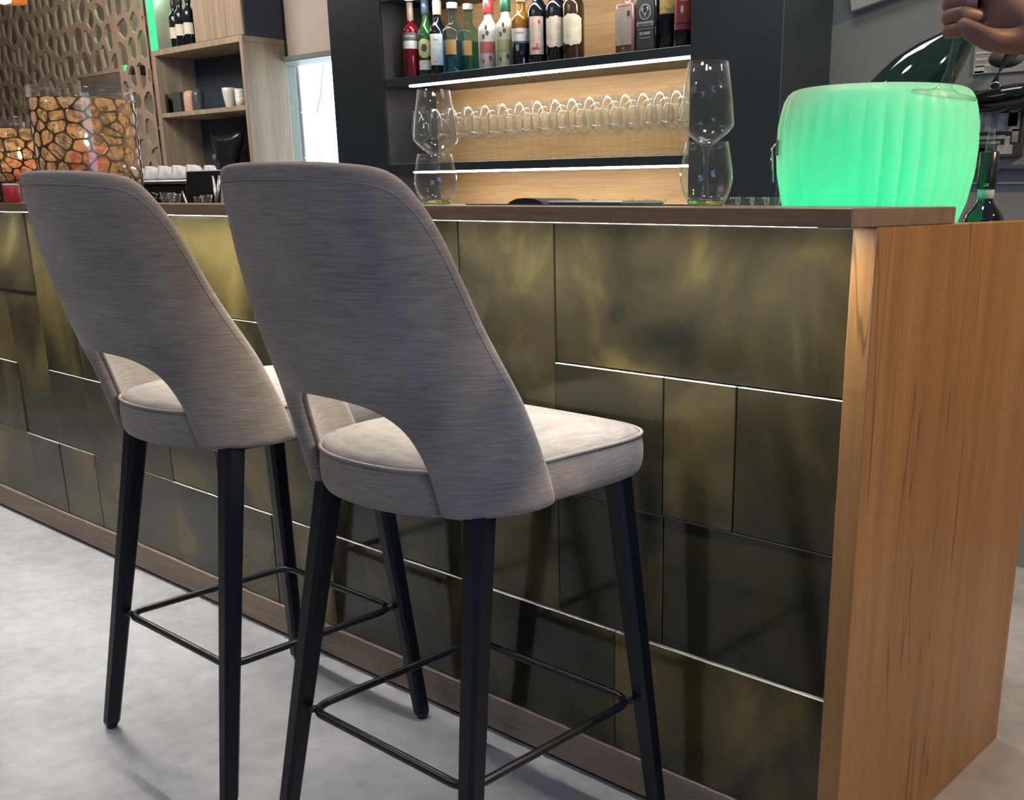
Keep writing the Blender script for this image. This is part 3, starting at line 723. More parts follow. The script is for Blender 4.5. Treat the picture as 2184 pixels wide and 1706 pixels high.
MB().box(p.x-.036, p.x+.036, fy-.0014, fy-.0004, p.z+.082, p.z+.098, .0002).build('name_band', L1, la)
lettering('Jägermeister', .0115, la, INK, (p.x, fy-.0015, p.z+.09))
lettering('SCHARF', .013, la, INK_W, (p.x, fy-.0008, p.z+.06))
MB().box(p.x-.026, p.x+.026, fy-.0012, fy-.0004, p.z+.045, p.z+.048).build('rule', L1, la)
MB().box(p.x-.036, p.x+.036, fy-.0012, fy-.0004, p.z+.074, p.z+.0765).build('rule', L1, la)
t = bottle('liquor_bottle', 'dark bottle with high golden label left of the red labelled bottle', 1427, 102, YB+.02, S1, .038, .2, .245, .014, .31, DKGLASS, plain('gold_cap', (.3, .2, .06), .35), None, .26)
lab(t, .038, .115, .195, .95, plain('golden_label', (.38, .28, .1), .5, noise=.2, nscale=80)); word(t, .0385, .162, 'AVERNA', .012, INK); word(t, .0385, .185, 'AMARO', .009, INK); word(t, .0385, .128, 'SICILIANO', .006, INK)
t = bottle('liquor_bottle', 'dark bottle with long red label against the right dark panel', 1459, 98, YB-.01, S1, .036, .2, .235, .014, .305, DKGLASS, plain('dark_cap', (.05, .05, .06), .35), None, .25)
lab(t, .036, .055, .17, 1.0, plain('crimson_label', (.27, .035, .045), .5)); word(t, .0365, .155, 'RAMAZZOTTI', .0085, INK_W); word(t, .0365, .142, 'AMARO', .007, INK_W)
o = label_patch(.0369, .105, .128, AV*.8-.3, AV*.8-.0, round_=True); o.v = [tuple(Vector(v)+Vector(t['_o'])) for v in o.v]; o.build('crest', PINKP, t)
lab(t, .0365, .07, .078, .9, INK)

# ================================================================== ON THE BAR TOP
p = at_y(932, 438, 1.56)
wine_glass('wine_glass', 'tall empty wine glass behind the tumbler, beside the near stool back', (p.x, 1.565, TOPZ1), .232, .0475, .0345)
p = at_y(1500, 440, 1.57)
wine_glass('wine_glass', 'tall empty wine glass behind the tumbler left of the glowing cooler', (p.x, 1.575, TOPZ1), .235, .0475, .0345)
def tumbler(label, px, Y, h, r):
    p = at_y(px, 440, Y)
    t = thing('tumbler', label, 'glass', (p.x, Y, TOPZ1)); M = Matrix.Translation((p.x, Y, TOPZ1))
    k = .0012
    out = [(0, .0), (r*.62, .0005), (r*.68, .004), (r*.9, h*.22), (r, h*.42), (r*.985, h*.55), (r*.86, h*.85), (r*.79, h)]
    inn = [(r*.79-k, h), (r*.86-k, h*.85), (r*.985-k, h*.55), (r-k, h*.42), (r*.9-k*1.3, h*.225), (r*.66, .0105), (0, .0095)]
    MB().lathe(out+inn, 36, M).build('bowl', GLASS, t)
    MB().lathe([(0, .0012), (r*.6, .0014), (r*.64, .004), (r*.62, .0085), (0, .0085)], 30, M).build('base', GLASS_TINT, t)['label'] = 'lime-tinted glass base'
    return t
tumbler('stemless tumbler with lime base beside the near stool back', 932, 1.45, .097, .043)
tumbler('stemless tumbler with lime base left of the glowing cooler', 1505, 1.45, .099, .043)
# dark tray, menu cover and knife
a0, a1 = at_y(1040, 440, 1.5), at_y(1440, 442, 1.5)
tag(MB().box(a0.x, a1.x, 1.44, 1.6, TOPZ1, TOPZ1+.0022, .0008).build('serving_mat', BLACK_MAT), 'thin black mat lying on the bar top between the two tumblers', 'mat')
a0, a1 = at_y(1130, 440, 1.52), at_y(1206, 440, 1.52); cxm = (a0.x+a1.x)/2; hw = (a1.x-a0.x)/2
rg = [[Vector((cxm+hw*u, yy, TOPZ1+.0022+(.0105*(1-abs(u)**3)+.0005 if top else 0))) for u, top in [(-1, 0), (-1, 1), (-.85, 1), (-.5, 1), (0, 1), (.5, 1), (.85, 1), (1, 1), (1, 0)]] for yy in (1.46, 1.475, 1.56, 1.575)]
tag(MB().loft(rg).build('leather_case', BLACK_MAT), 'black rounded leather case on the mat on the bar top', 'case')
a0, a1 = at_y(1204, 440, 1.5), at_y(1365, 440, 1.5)
kn = thing('tablet_computer', 'flat grey tablet lying on the black mat on the bar top', 'tablet', (a0.x, 1.5, TOPZ1+.0022))
MB().box(a0.x+.004, a1.x, 1.45, 1.57, TOPZ1+.0022, TOPZ1+.0085, .002).build('case', plain('grey_aluminium', (.35, .36, .38), .35, .6), kn)
MB().box(a0.x+.01, a1.x-.006, 1.456, 1.564, TOPZ1+.0085, TOPZ1+.0089).build('screen', BLACK_GLOSS, kn)
# low glass dishes along the back edge of the bar top
for grp, lst in (('left', ((1190, 44), (1250, 50), (1330, 50), (1400, 50))), ('right', ((1560, 42), (1590, 40), (1622, 40), (1648, 34)))):
    for i, (px, w) in enumerate(lst):
        p = at_y(px, 440, 1.635); r = w/2*1.95/F_PX*1.0; h = .011 if grp == 'left' else .0145
        M = Matrix.Translation((p.x, 1.632, TOPZ1))
        o = MB().lathe([(0, 0), (r*.8, .0004), (r*.97, h*.4), (r, h), (r-.0015, h), (r*.95-.0015, h*.45), (r*.78, .0022), (0, .002)], 24, M).build('glass_dish', GLASS)
        tag(o, ('low clear glass dish behind the grey tablet, %s from the left' if grp == 'left' else 'low clear glass dish between tumbler and glowing cooler, %s from the left') % ['first', 'second', 'third', 'fourth'][i], 'dish', 'glass dishes behind the tablet' if grp == 'left' else 'glass dishes beside the cooler')

# --- glowing fluted wine cooler
bc = Vector((-.945, 1.848, LZ))
ck = thing('wine_cooler', 'green glowing fluted translucent wine cooler on the bar end', 'wine cooler', bc)
H = .262
def flute(a, z):
    k = max(0, min(1, (H-.012-z)/.05))
    return 1+.05*k*(abs(math.cos(a*17))**.6-.7)
prof = [(.120, 0), (.136, .004), (.150, .03), (.164, .07), (.1735, .12), (.176, .16), (.175, .2), (.172, .225), (.168, .243), (.162, .254), (.155, .26), (.150, H), (.147, H-.003), (.15, H-.02), (.162, .2), (.166, .16), (.164, .12), (.154, .07), (.14, .03), (.12, .012), (0, .012)]
COOL = translucent('milky_plastic', (.36, .4, .34), (.8, .9, .82), .5)
sh = MB().lathe([(0, 0)]+prof, 272, Matrix.Translation(bc), True, flute=flute).build('shell', COOL, ck)
MB().lathe([(0, .0125), (.1, .0125), (.105, .018), (.1, .024), (0, .025)], 32, Matrix.Translation(bc)).build('led_base', GREEN_LED, ck)
lc = light('POINT', 'cooler_glow', bc+Vector((0, 0, .042)), 8.5, (.0, 1, .56), .04)
for sg in (-1,):
    hb = bc+Vector((-.128, -.118, .165)); nrm = Vector((-.74, -.68, 0)).normalized(); tx = Vector((nrm.y, -nrm.x, 0))
    Mh = Matrix((tx, nrm, Vector((0, 0, 1)))).transposed().to_4x4(); Mh.translation = hb
    hd = MB().box(-.006, .006, -.004, .008, -.014, .014, .003, Mh).build('handle_bracket', CHROME, ck)
    MB().tube([Mh @ Vector((0, .008, .008)), Mh @ Vector((0, .016, -.002)), Mh @ Vector((0, .012, -.06))], .0022, 6).build('handle', CHROME, hd)
# champagne bottle leaning in the cooler
q0 = at_d(1768, 364, 1.935); tip = at_d(2110, 22, 1.935); axis = (tip-q0).normalized()
Mb = axis.to_track_quat('Z', 'Y').to_matrix().to_4x4(); Mb.translation = q0
cbm = thing('champagne_bottle', 'large dark green bottle leaning out of the glowing cooler', 'bottle', q0)
MB().lathe([(0, .012), (.052, .0), (.061, .012), (.062, .2), (.0605, .23), (.053, .27), (.04, .312), (.028, .345), (.0185, .39), (.0165, .42), (.018, .422), (.018, .436), (.0155, .438), (.0155, .45), (0, .45)], 36, Mb).build('body', plain('champagne_glass', (.004, .018, .012), .05, coat=.7, noise=0), cbm)
MB().lathe([(.0185, .405), (.019, .41), (.021, .445), (.019, .462), (0, .464)], 24, Mb).build('foil', plain('foil_dark', (.02, .03, .025), .3, .5), cbm)
# dark wine bottle behind the end panel
pb = Vector((-.818, 2.065, WZ))
t = bottle('wine_bottle', 'dark wine bottle with pale neck band right of the glowing cooler', 0, 0, 0, 0, .038, .175, .218, .0145, .3, DKGLASS, plain('capsule_black', (.015, .018, .018), .25), None, .236, loc=tuple(pb))
MB().lathe([(.0151, .218), (.0156, .2185), (.0156, .236), (.0151, .2365)], 24, Matrix.Translation(pb)).build('neck_band', plain('pale_band', (.5, .52, .48), .5), t)
word(t, .0185, .243, 'LX', .008, INK_W, turn=.35)
# clear pourer on it
MB().lathe([(.008, .3045), (.009, .306), (.0075, .32), (.006, .345), (.0045, .345), (.006, .32), (.007, .306), (0, .3055)], 16, Matrix.Translation(pb)).build('pourer', GLASS, t)

# --- candle glasses with gold-brown veins
VEIN = plain('vein_bronze', (.16, .11, .065), .3, .7, noise=.2)
GLOW_FILM = translucent('candle_glow_film', (.45, .28, .12), (.95, .62, .3), .75, .5)
_nt = GLOW_FILM.node_tree; _tc = _nt.nodes.new('ShaderNodeTexCoord'); _nz = _nt.nodes.new('ShaderNodeTexNoise'); _nz.inputs['Scale'].default_value = 34; _nz.inputs['Detail'].default_value = 3; _nz.inputs['Distortion'].default_value = 1.5
_mr = _nt.nodes.new('ShaderNodeMapRange'); _mr.inputs[1].default_value = .42; _mr.inputs[2].default_value = .56; _mr.inputs[3].default_value = .97; _mr.inputs[4].default_value = .45
_nt.links.new(_tc.outputs['Object'], _nz.inputs['Vector']); _nt.links.new(_nz.outputs['Fac'], _mr.inputs[0])
_nt.links.new(_mr.outputs[0], [n for n in _nt.nodes if n.type == 'MIX_SHADER'][-1].inputs[0])
WAX = translucent('salmon_wax', (.75, .3, .2), (.9, .4, .25), .4)
FLAME = plain('flame', (1, .7, .3), .5, emit=(1, .72, .34), es=14, noise=0)
def hurricane(label, c, h, prof_r, top_band, candle_r, candle_h, power, foot=None, dx=.05, dy=.036):
    t = thing('candle_glass', label, 'candle holder', c)
    M = Matrix.Translation(c); n = 14
    z0 = foot or 0.0
    outer = [(prof_r(u), z0+(h-z0)*u) for u in [i/n for i in range(n+1)]]
    inner = [(r-.004, z) for r, z in outer][::-1]; inner[-1] = (inner[-1][0], z0+.008)
    pre = [(0, z0)] if not foot else [(0, 0), (.06, .001), (.058, .006), (.02, .012), (.014, .03), (.018, z0-.01), (.05, z0)]
    MB().lathe(pre+outer+inner+[(0, z0+.008)], 56, M).build('glass_wall', GLASS, t)
    # added film just inside the wall, amber blotches painting the candle glow
    f0, f1 = .03, 1-top_band
    fo = [(prof_r(u)-.006, z0+(h-z0)*u) for u in [f0+(f1-f0)*i/10 for i in range(11)]]
    MB().lathe(fo, 48, M).build('glow_lining', GLOW_FILM, t)
    ob = t.children[-1]
    bm = bmesh.new(); bm.from_mesh(ob.data); bmesh.ops.delete(bm, geom=[f for f in bm.faces if len(f.verts) > 4], context='FACES_ONLY'); bm.to_mesh(ob.data); bm.free()
    # raised net of veins on the outside
    R0 = prof_r(.5); W = 2*PI*R0; zz0, zz1 = z0+.012, z0+(h-z0)*f1
    b = MB()
    for poly in cells(0, W, zz0, zz1, dx, dy, .42, True):
        o_, i_ = ring(poly, random.uniform(.0012, .0026), 12, .98); m_ = len(o_); vs = []
        for (x, z), d in [(q, 1) for q in o_]+[(q, 1) for q in i_]+[(q, 0) for q in i_]:
            a = x/R0; u = (z-z0)/(h-z0); r = prof_r(max(0, min(1, u)))+(.0032 if d else .0)
            vs.append((c[0]+r*math.cos(a), c[1]+r*math.sin(a), c[2]+z))
        fs = []
        for k in range(m_):
            k2 = (k+1) % m_; fs += [[k, k2, m_+k2, m_+k], [m_+k, m_+k2, 2*m_+k2, 2*m_+k]]
        b.add(vs, fs)
    b.build('vein_net', VEIN, t)['kind'] = 'stuff'
    zc = z0+.009
    cdl = MB().lathe([(0, zc), (candle_r, zc), (candle_r, zc+candle_h-.004), (candle_r*.94, zc+candle_h), (candle_r*.6, zc+candle_h-.008), (0, zc+candle_h-.01)], 32, M).build('candle', WAX, t)
    MB().tube([Vector(c)+Vector((0, 0, zc+candle_h-.012)), Vector(c)+Vector((.001, 0, zc+candle_h+.006))], .0012, 6).build('wick', BLACK_MAT, cdl)
    MB().lathe([(0, 0), (.006, .006), (.0075, .014), (.005, .026), (.0015, .036), (0, .038)], 14, M @ Matrix.Translation((0, 0, zc+candle_h+.002))).build('flame', FLAME, cdl)
    light('POINT', 'candle_light', Vector(c)+Vector((0, 0, zc+candle_h+.05)), power, (1, .62, .27), .02)
    return t
pc = at_y(203, 430, 1.5)
hurricane('large glass candle holder with bronze veins and salmon candle', Vector((pc.x, 1.5, TOPZ1)), .322, lambda u: .139+.004*u, .1, .05, .15, .4)
ps = at_y(80, 430, 1.515)
hurricane('smaller footed candle glass with bronze veins, left of the large one', Vector((ps.x-.07, 1.51, TOPZ1)), .262, lambda u: .062+.052*math.sin(min(1, u*1.15)*PI/2)+.012*u, .16, .04, .07, .4, foot=.055, dx=.045, dy=.034)
# can and box at the far left of the bar
pcan = at_y(35, 432, 1.4); cz = TOPZ1
t = thing('drink_can', 'red and pink can on the bar top left of the stools', 'can', (pcan.x, 1.39, cz))
MB().lathe([(0, 0), (.02, 0), (.0235, .004), (.0235, .046), (.0225, .05)], 24, Matrix.Translation((pcan.x, 1.39, cz))).build('body', plain('red_can', (.5, .04, .05), .35), t)
MB().lathe([(.0225, .05), (.0235, .051), (.0235, .055), (.02, .057), (0, .057)], 24, Matrix.Translation((pcan.x, 1.39, cz))).build('lid', plain('pink_lid', (.65, .4, .4), .4), t)
pbx = at_y(15, 432, 1.42)
t = thing('menu_box', 'small black box with grey print at the far left of the bar top', 'box', (pbx.x, 1.42, cz))
MB().box(pbx.x-.028, pbx.x+.026, 1.4, 1.45, cz, cz+.066, .002).build('carton', BLACK_MAT, t)
MB().box(pbx.x-.006, pbx.x+.006, 1.3992, 1.4002, cz+.012, cz+.05).build('printed_strip', plain('grey_print', (.4, .4, .38), .5), t)

# ================================================================== BEHIND THE BAR, LEFT
YM = 2.02
pm = at_y(405, 385, YM); zc0 = at_y(405, 386, YM).z
xl, xr = at_y(336, 384, YM).x, at_y(470, 384, YM).x
em = thing('coffee_machine', 'steel coffee machine behind the bar with cups on its top', 'coffee machine', ((xl+xr)/2, YM, WZ))
MB().box(xl, xr, YM-.12, YM+.1, WZ+.05, zc0-.012, .008).build('body', BLACK_GLOSS, em)
MB().box(xl-.006, xr+.006, YM-.13, YM+.1, zc0-.012, zc0, .003).build('cup_tray', STEEL, em)
MB().box(xl, xr, YM-.13, YM-.06, WZ+.02, WZ+.05, .004).build('drip_tray', STEEL, em)
for fx in (xl+.04, xr-.04): 
    for fy_ in (YM-.1, YM+.07): MB().lathe([(.012, 0), (.014, .004), (.014, .05), (.012, .052)], 14, Matrix.Translation((fx, fy_, WZ))).build('foot', STEEL, em)
ph = at_y(350, 418, YM-.13)
for fx in (.05, .13):
    gh = MB().lathe([(.016, 0), (.02, .004), (.02, .03), (.012, .036)], 18, Matrix.Translation((xl+fx+.02, YM-.14, zc0-.075))).build('group_head', CHROME, em)
    MB().tube([(xl+fx+.02, YM-.15, zc0-.062), (xl+fx+.0, YM-.2, zc0-.06), (xl+fx-.015, YM-.24, zc0-.066)], [.006, .008, .01], 10).build('portafilter_handle', plain('pale_handle_%d' % int(fx*100), (.5, .48, .42), .3, .6), gh)
MB().tube([(xl+.015, YM-.135, zc0-.03), (xl+.004, YM-.16, zc0-.06), (xl-.01, YM-.175, zc0-.1)], .005, 8).build('steam_wand', CHROME, em)
def cup_mesh():
    return MB().lathe([(0, .05), (.016, .05), (.018, .047), (.02, .043), (.028, .01), (.0295, 0), (.0275, 0), (.026, .01), (.018, .041), (0, .043)], 18)
cup0 = None; ncup = 5
for row in range(2):
    for i in range(ncup):
        x = xl+.028+(xr-xl-.056)*i/(ncup-1); y = YM-.085+row*.066
        if cup0 is None: o = cup0 = cup_mesh().build('coffee_cup', WHITE_CER)
        else: o = dup(cup0)
        o.location = (x, y, zc0)
        tag(o, 'white upturned cup on the coffee machine, %s from the left in the %s row' % (['first', 'second', 'third', 'fourth', 'fifth'][i], 'front' if row == 0 else 'rear'), 'cup', 'upturned cups %s row' % ('front' if row == 0 else 'rear'))
# small dark screen
YS = 1.78
c0, c1 = at_y(393, 372, YS), at_y(470, 432, YS)
sx0, sx1 = c0.x, at_y(468, 372, YS).x
mo = thing('order_screen', 'small black order screen standing behind the bar between the stools', 'screen', ((sx0+sx1)/2, YS, WZ))
Ms = Matrix.Translation(((sx0+sx1)/2, YS, (c0.z+c1.z)/2)) @ Matrix.Rotation(-.12, 4, 'X')
hw, hh = (sx1-sx0)/2, (c0.z-c1.z)/2+.012
MB().box(-hw, hw, 0, .012, -hh, hh, .003, Ms).build('housing', plain('grey_housing', (.25, .26, .27), .4), mo)
MB().box(-hw+.006, hw-.002, -.001, .001, -hh+.004, hh-.004, 0, Ms).build('display', plain('dark_display', (.01, .013, .018), .5, spec=.1, noise=0), mo)
MB().tube([((sx0+sx1)/2, YS+.014, c1.z), ((sx0+sx1)/2, YS+.03, WZ+.06), ((sx0+sx1)/2, YS+.03, WZ+.004)], .012, 10).build('stand', BLACK_MAT, mo)
MB().lathe([(.06, 0), (.06, .006), (.02, .01), (0, .01)], 24, Matrix.Translation(((sx0+sx1)/2, YS+.03, WZ))).build('stand_base', BLACK_MAT, mo)
# steel straws standing in a holder behind the bar top
YT = 1.70
hol = at_y(462, 437, YT)
ho = thing('straw_holder', 'dark holder behind the bar holding steel straws', 'holder', (hol.x, YT, WZ))
MB().lathe([(0, 0), (.034, 0), (.036, .004), (.036, .19), (.034, .19), (.033, .006), (0, .006)], 24, Matrix.Translation((hol.x, YT, WZ))).build('cup', BLACK_MAT, ho)
for (xa, ya, xb, yb, lb) in ((454, 375, 463, 440, 'upright steel straw, left one of the crossing pair'), (468, 375, 461, 440, 'upright steel straw, right one of the crossing pair'), (389, 408, 401, 440, 'short slanting steel straw left of the order screen')):
    ta, tb = at_y(xa, ya, YT), at_y(xb, yb, YT); dirv = (tb-ta).normalized()
    o = MB().tube([ta, tb+dirv*(.06 if xa > 420 else .02)], .0042, 10).build('steel_straw', STEEL); tag(o, lb, 'straw')
p2 = at_y(401, 441, YT)
MB().lathe([(0, 0), (.03, 0), (.032, .004), (.032, p2.z-WZ-.012), (.03, p2.z-WZ-.012), (.029, .006), (0, .006)], 24, Matrix.Translation((p2.x, YT, WZ))).build('steel_beaker', STEEL)
tag(C.objects['steel_beaker'], 'steel beaker behind the bar holding the short straw', 'beaker')
# small glasses beside the screen
for i, (px, r) in enumerate(((360, .022), (374, .02), (442, .016), (425, .014))):
    p = at_y(px, 438, 1.62); h = .03-.004*i
    o = MB().lathe([(0, 0), (r*.7, .0005), (r*.8, h*.3), (r, h), (r-.0012, h), (r*.76, h*.3), (r*.6, .004), (0, .004)], 18, Matrix.Translation((p.x, 1.62, TOPZ1))).build('shot_glass', GLASS)
    tag(o, ['leftmost small shot glass behind the left stool back', 'small shot glass second from left behind the left stool back', 'tiny shot glass below the order screen, right one', 'tiny shot glass below the order screen, left one'][i], 'glass')

# ================================================================== SHELF UNIT, SCREEN AND BACK LEFT
YU, YUB = 3.6, 3.88
xr_ = at_y(515, 75, YU).x; xl_ = at_y(322, 108, YU).x; zt_ = at_y(420, 91, YU).z; zm_ = at_y(430, 233.5, YU).z
su = thing('oak_shelf_unit', 'open oak shelf unit with dark back left of the doorway', 'shelf unit', ((xl_+xr_)/2, 3.74, 0))
T = .034
MB().box(xr_-T, xr_, YU, YUB, 0, zt_-T, .002).build('side_board', OAK_SHELF, su)
MB().box(xl_, xl_+T, YU, YUB, 0, zt_-T, .002).build('side_board', OAK_SHELF, su)
MB().box(xl_, xr_, YU, YUB, zt_-T, zt_, .002).build('top_board', OAK_SHELF, su)
MB().box(xl_+T, xr_-T, YUB-.012, YUB, .1, zt_-T).build('back_board', NAVY, su)
zs2 = zm_+.0
for z in (zm_, zm_-(zt_-zm_)*1.35, .5): MB().box(xl_+T, xr_-T, YU+.003, YUB-.012, z-T*.8, z, .002).build('shelf', OAK_SHELF, su)
zlow = zm_-(zt_-zm_)*1.35
# upper cabinet on the unit
xb0 = at_y(416, 60, YU+.02).x
uc = thing('plank_cabinet', 'plank fronted cabinet with navy side on top of the oak shelf unit', 'cabinet', ((xb0+xr_)/2, 3.74, zt_))
MB().box(xb0, xr_-.002, YU+.03, YUB, zt_, 3.0, .002).build('body', NAVY, uc)
npk = 3
for i in range(npk):
    w = (xr_-xb0)/npk
    MB().box(xb0+w*i+.002, xb0+w*(i+1)-.003, YU+.012, YU+.03, zt_+.003, 2.99, .003).build('plank', OAK_SHELF, uc)
# three bottles on the unit
for i, (px, dy) in enumerate(((378, .04), (391, .0), (409, .0))):
    p = at_y(px, 88, YU+.08+dy)
    t = bottle('wine_bottle', ['dark wine bottle with pale label, leftmost on the oak shelf unit', 'dark wine bottle with pale label, middle one on the oak shelf unit', 'dark wine bottle with pale label beside the plank cabinet'][i], 0, 0, 0, 0, .0375, .19, .235, .0145, .305, DKGLASS, plain('foil_top_%d' % i, (.03, .03, .035), .3), None, .25, loc=(p.x, YU+.08+dy, zt_))
    lab(t, .0375, .07, .135, .95, CREAM)
# things on the middle shelf
def on_shelf(px, py): p = at_y(px, py, YU+.09); return Vector((p.x, YU+.09, zm_))
p = on_shelf(362, 236)
t = thing('glass_jar', 'square clear glass jar at the left end of the oak shelf', 'jar', p)
jar = MB()
for sgn, off in ((1, 0), (-1, .005)):
    pass
jar.box(p.x-.085, p.x+.085, p.y-.05, p.y+.07, p.z, p.z+.006, .002).box(p.x-.085, p.x+.085, p.y-.05, p.y-.045, p.z+.006, p.z+.12, .001).box(p.x-.085, p.x+.085, p.y+.065, p.y+.07, p.z+.006, p.z+.12, .001).box(p.x-.085, p.x-.08, p.y-.045, p.y+.065, p.z+.006, p.z+.12, .001).box(p.x+.08, p.x+.085, p.y-.045, p.y+.065, p.z+.006, p.z+.12, .001)
jar.build('glass_wall', glass('grey_green_glass', (.75, .85, .8)), t)
MB().box(p.x-.07, p.x+.02, p.y-.035, p.y+.05, p.z+.0065, p.z+.07, .01).build('contents', plain('pale_contents', (.35, .38, .33), .7), t)
p = on_shelf(390, 233); tag(MB().box(p.x-.05, p.x+.045, p.y-.04, p.y+.06, p.z, p.z+.125, .003).build('dark_box', plain('slate', (.05, .06, .065), .6)), 'dark slate box beside the glass jar on the oak shelf', 'box')
p = on_shelf(409, 231); tag(MB().lathe([(0, 0), (.04, 0), (.042, .01), (.044, .09), (.04, .118), (.02, .13), (0, .132)], 24, Matrix.Translation(p)).build('pillar_candle', plain('peach_wax', (.6, .36, .26), .5)), 'peach coloured pillar candle on the oak shelf', 'candle')
p = on_shelf(424, 229); tag(MB().lathe([(0, 0), (.035, 0), (.037, .01), (.037, .1), (.025, .135), (.0, .137)], 20, Matrix.Translation(p)).build('dark_jar', plain('smoky_jar', (.07, .085, .09), .2)), 'smoky dark jar right of the peach candle', 'jar')
p = on_shelf(492, 224); tag(MB().lathe([(0, 0), (.024, 0), (.028, .01), (.036, .05), (.042, .09), (.044, .115), (.041, .118), (.039, .11), (.033, .05), (.022, .012), (0, .01)], 26, Matrix.Translation(p)).build('porcelain_cup', WHITE_CER), 'white tapered porcelain cup on the right of the oak shelf', 'cup')
p = on_shelf(516, 220)
t = thing('cup_stack', 'stack of white beakers against the right board of the oak shelf', 'cups', p)
for i in range(3): MB().lathe([(0, .002+i*.024), (.024, .03+i*.024-.028), (.03, .03+i*.024+.03), (.028, .03+i*.024+.03), (.022, .03+i*.024), (0, .032+i*.024)], 22, Matrix.Translation(p+Vector((-.015, 0, -.002)))).build('beaker', WHITE_CER, t)
# black glossy vase-like bag in the lower compartment
pv = at_y(483, 330, YU+.1); 
bgm = thing('black_bag', 'crumpled glossy black bag in the lower compartment of the oak unit', 'bag', (pv.x, YU+.11, zlow))
ztop = at_y(483, 286, YU+.1).z-zlow
rgs = []
for u, w, d in ((0, .09, .05), (.08, .1, .055), (.45, .08, .05), (.7, .125, .06), (.88, .165, .07), (1, .17, .06), (.98, .15, .045), (.8, .1, .03)):
    rgs.append([Vector((pv.x+w*math.cos(a)*(1+.1*math.sin(3*a+u*7)), YU+.11+d*math.sin(a)*(1+.15*math.cos(4*a)), zlow+ztop*u+.012*math.sin(2*a+1)*u)) for a in [2*PI*k/24 for k in range(24)]])
MB().loft(rgs, True).build('bag', plain('black_foil_bag', (.012, .014, .018), .22), bgm)
MB().lathe([(0, 0), (.02, .004), (.022, .015), (.012, .022), (0, .023)], 16, Matrix.Translation((pv.x-.04, YU+.052, zlow+ztop*.62)) @ Matrix.Rotation(PI/2, 4, 'X')).build('valve', plain('bag_valve', (.1, .13, .16), .2), bgm)

# perforated screen
XS0, XS1, YSC = -11.6, xl_-.004, 3.585
s0 = at_y(165, 172, YSC); s1_ = at_y(256, 153, YSC)
slx0, slx1, slz1 = s0.x, s1_.x, s1_.z; slz0 = slz1-.42
scn = thing('cut_out_screen', 'tall board screen pierced with irregular leaf-shaped holes', 'screen', ((XS0+XS1)/2, YSC, 0))
def screen_part(x0, x1, z0, z1):
    b = MB()
    for poly in cells(x0, x1, z0, z1, .125, .155, .4):
        o_, i_ = ring(poly, .0125, 12, .92); m_ = len(o_); vs = []
        for y, lst in ((YSC, o_), (YSC, i_), (YSC+.018, i_), (YSC+.018, o_)): vs += [(x, y, z) for x, z in lst]
        fs = []
        for k in range(m_):
            k2 = (k+1) % m_
            for l in range(3): fs.append([l*m_+k, l*m_+k2, (l+1)*m_+k2, (l+1)*m_+k])
        b.add(vs, fs)
    return b
ZS0, ZS1 = 1.06, 3.06
full = MB()
for q in ((XS0, slx0, ZS0, ZS1), (slx1, XS1, ZS0, ZS1), (slx0, slx1, slz1, ZS1), (slx0, slx1, ZS0, slz0)):
    b = screen_part(*q); full.add(b.v, b.f)
full.build('pierced_board', SCREEN_W, scn)['kind'] = 'stuff'
MB().box(XS0, XS1, YSC, YSC+.018, 0, ZS0, 0).build('lower_board', SCREEN_W, scn)
fw = .02
sf = MB().box(slx0-fw, slx1+fw, YSC-.004, YSC+.02, slz1, slz1+fw, .001).box(slx0-fw, slx1+fw, YSC-.004, YSC+.02, slz0-fw, slz0, .001).box(slx0-fw, slx0, YSC-.004, YSC+.02, slz0, slz1, .001).box(slx1, slx1+fw, YSC-.004, YSC+.02, slz0, slz1, .001)
sf.build('opening_frame', SCREEN_W, scn)
# green light tubes behind the screen's right edge
gp = thing('green_light_tube', 'bright green light tube at the right edge of the pierced screen', 'lamp', (XS1-.04, YSC+.06, 2.0))
MB().tube([(XS1-.05, YSC+.07, 1.98), (XS1-.05, YSC+.07, 3.0)], .022, 10).build('tube', plain('green_tube_light', (.1, .8, .4), .5, emit=(.04, .85, .24), es=1.3, noise=0), gp)
MB().lathe([(0, 0), (.026, 0), (.026, .03), (0, .03)], 14, Matrix.Translation((XS1-.05, YSC+.07, 1.95))).build('socket', BLACK_MAT, gp)
pg = at_y(269, 147, YSC+.06)
gs = thing('green_spot_lamp', 'small green spot lamp glowing through a hole of the pierced screen', 'lamp', pg)
MB().lathe([(0, -.01), (.022, -.01), (.026, .0), (.02, .012), (0, .014)], 18, Matrix.Translation(pg) @ Matrix.Rotation(PI/2, 4, 'X')).build('lens', MATS['green_tube_light'], gs)
MB().box(pg.x-.03, pg.x+.03, pg.y+.012, 3.9, pg.z-.03, pg.z+.03, .004).build('housing', BLACK_MAT, gs)
# pendant lamp at the top left corner
pp = at_y(8, 4, 2.9)
pl_ = thing('pendant_lamp', 'glowing amber and white pendant lamp in the upper left corner', 'lamp', pp)
MB().lathe([(.0, .16), (.03, .158), (.1, .1), (.13, .0), (.126, .0), (.096, .098), (.0, .15)], 28, Matrix.Translation(pp)).build('lamp_shade', translucent('copper_shade', (.6, .3, .12), (1, .6, .25), .6), pl_)
MB().lathe([(0, -.015), (.04, 0), (.05, .04), (.03, .08), (0, .09)], 20, Matrix.Translation(pp)).build('bulb', plain('bulb_light', (1, 1, 1), .5, emit=(1, .85, .6), es=18, noise=0), pl_)
MB().tube([pp+Vector((0, 0, .155)), Vector((pp.x, pp.y, 3.1))], .004, 6).build('cable', BLACK_MAT, pl_)

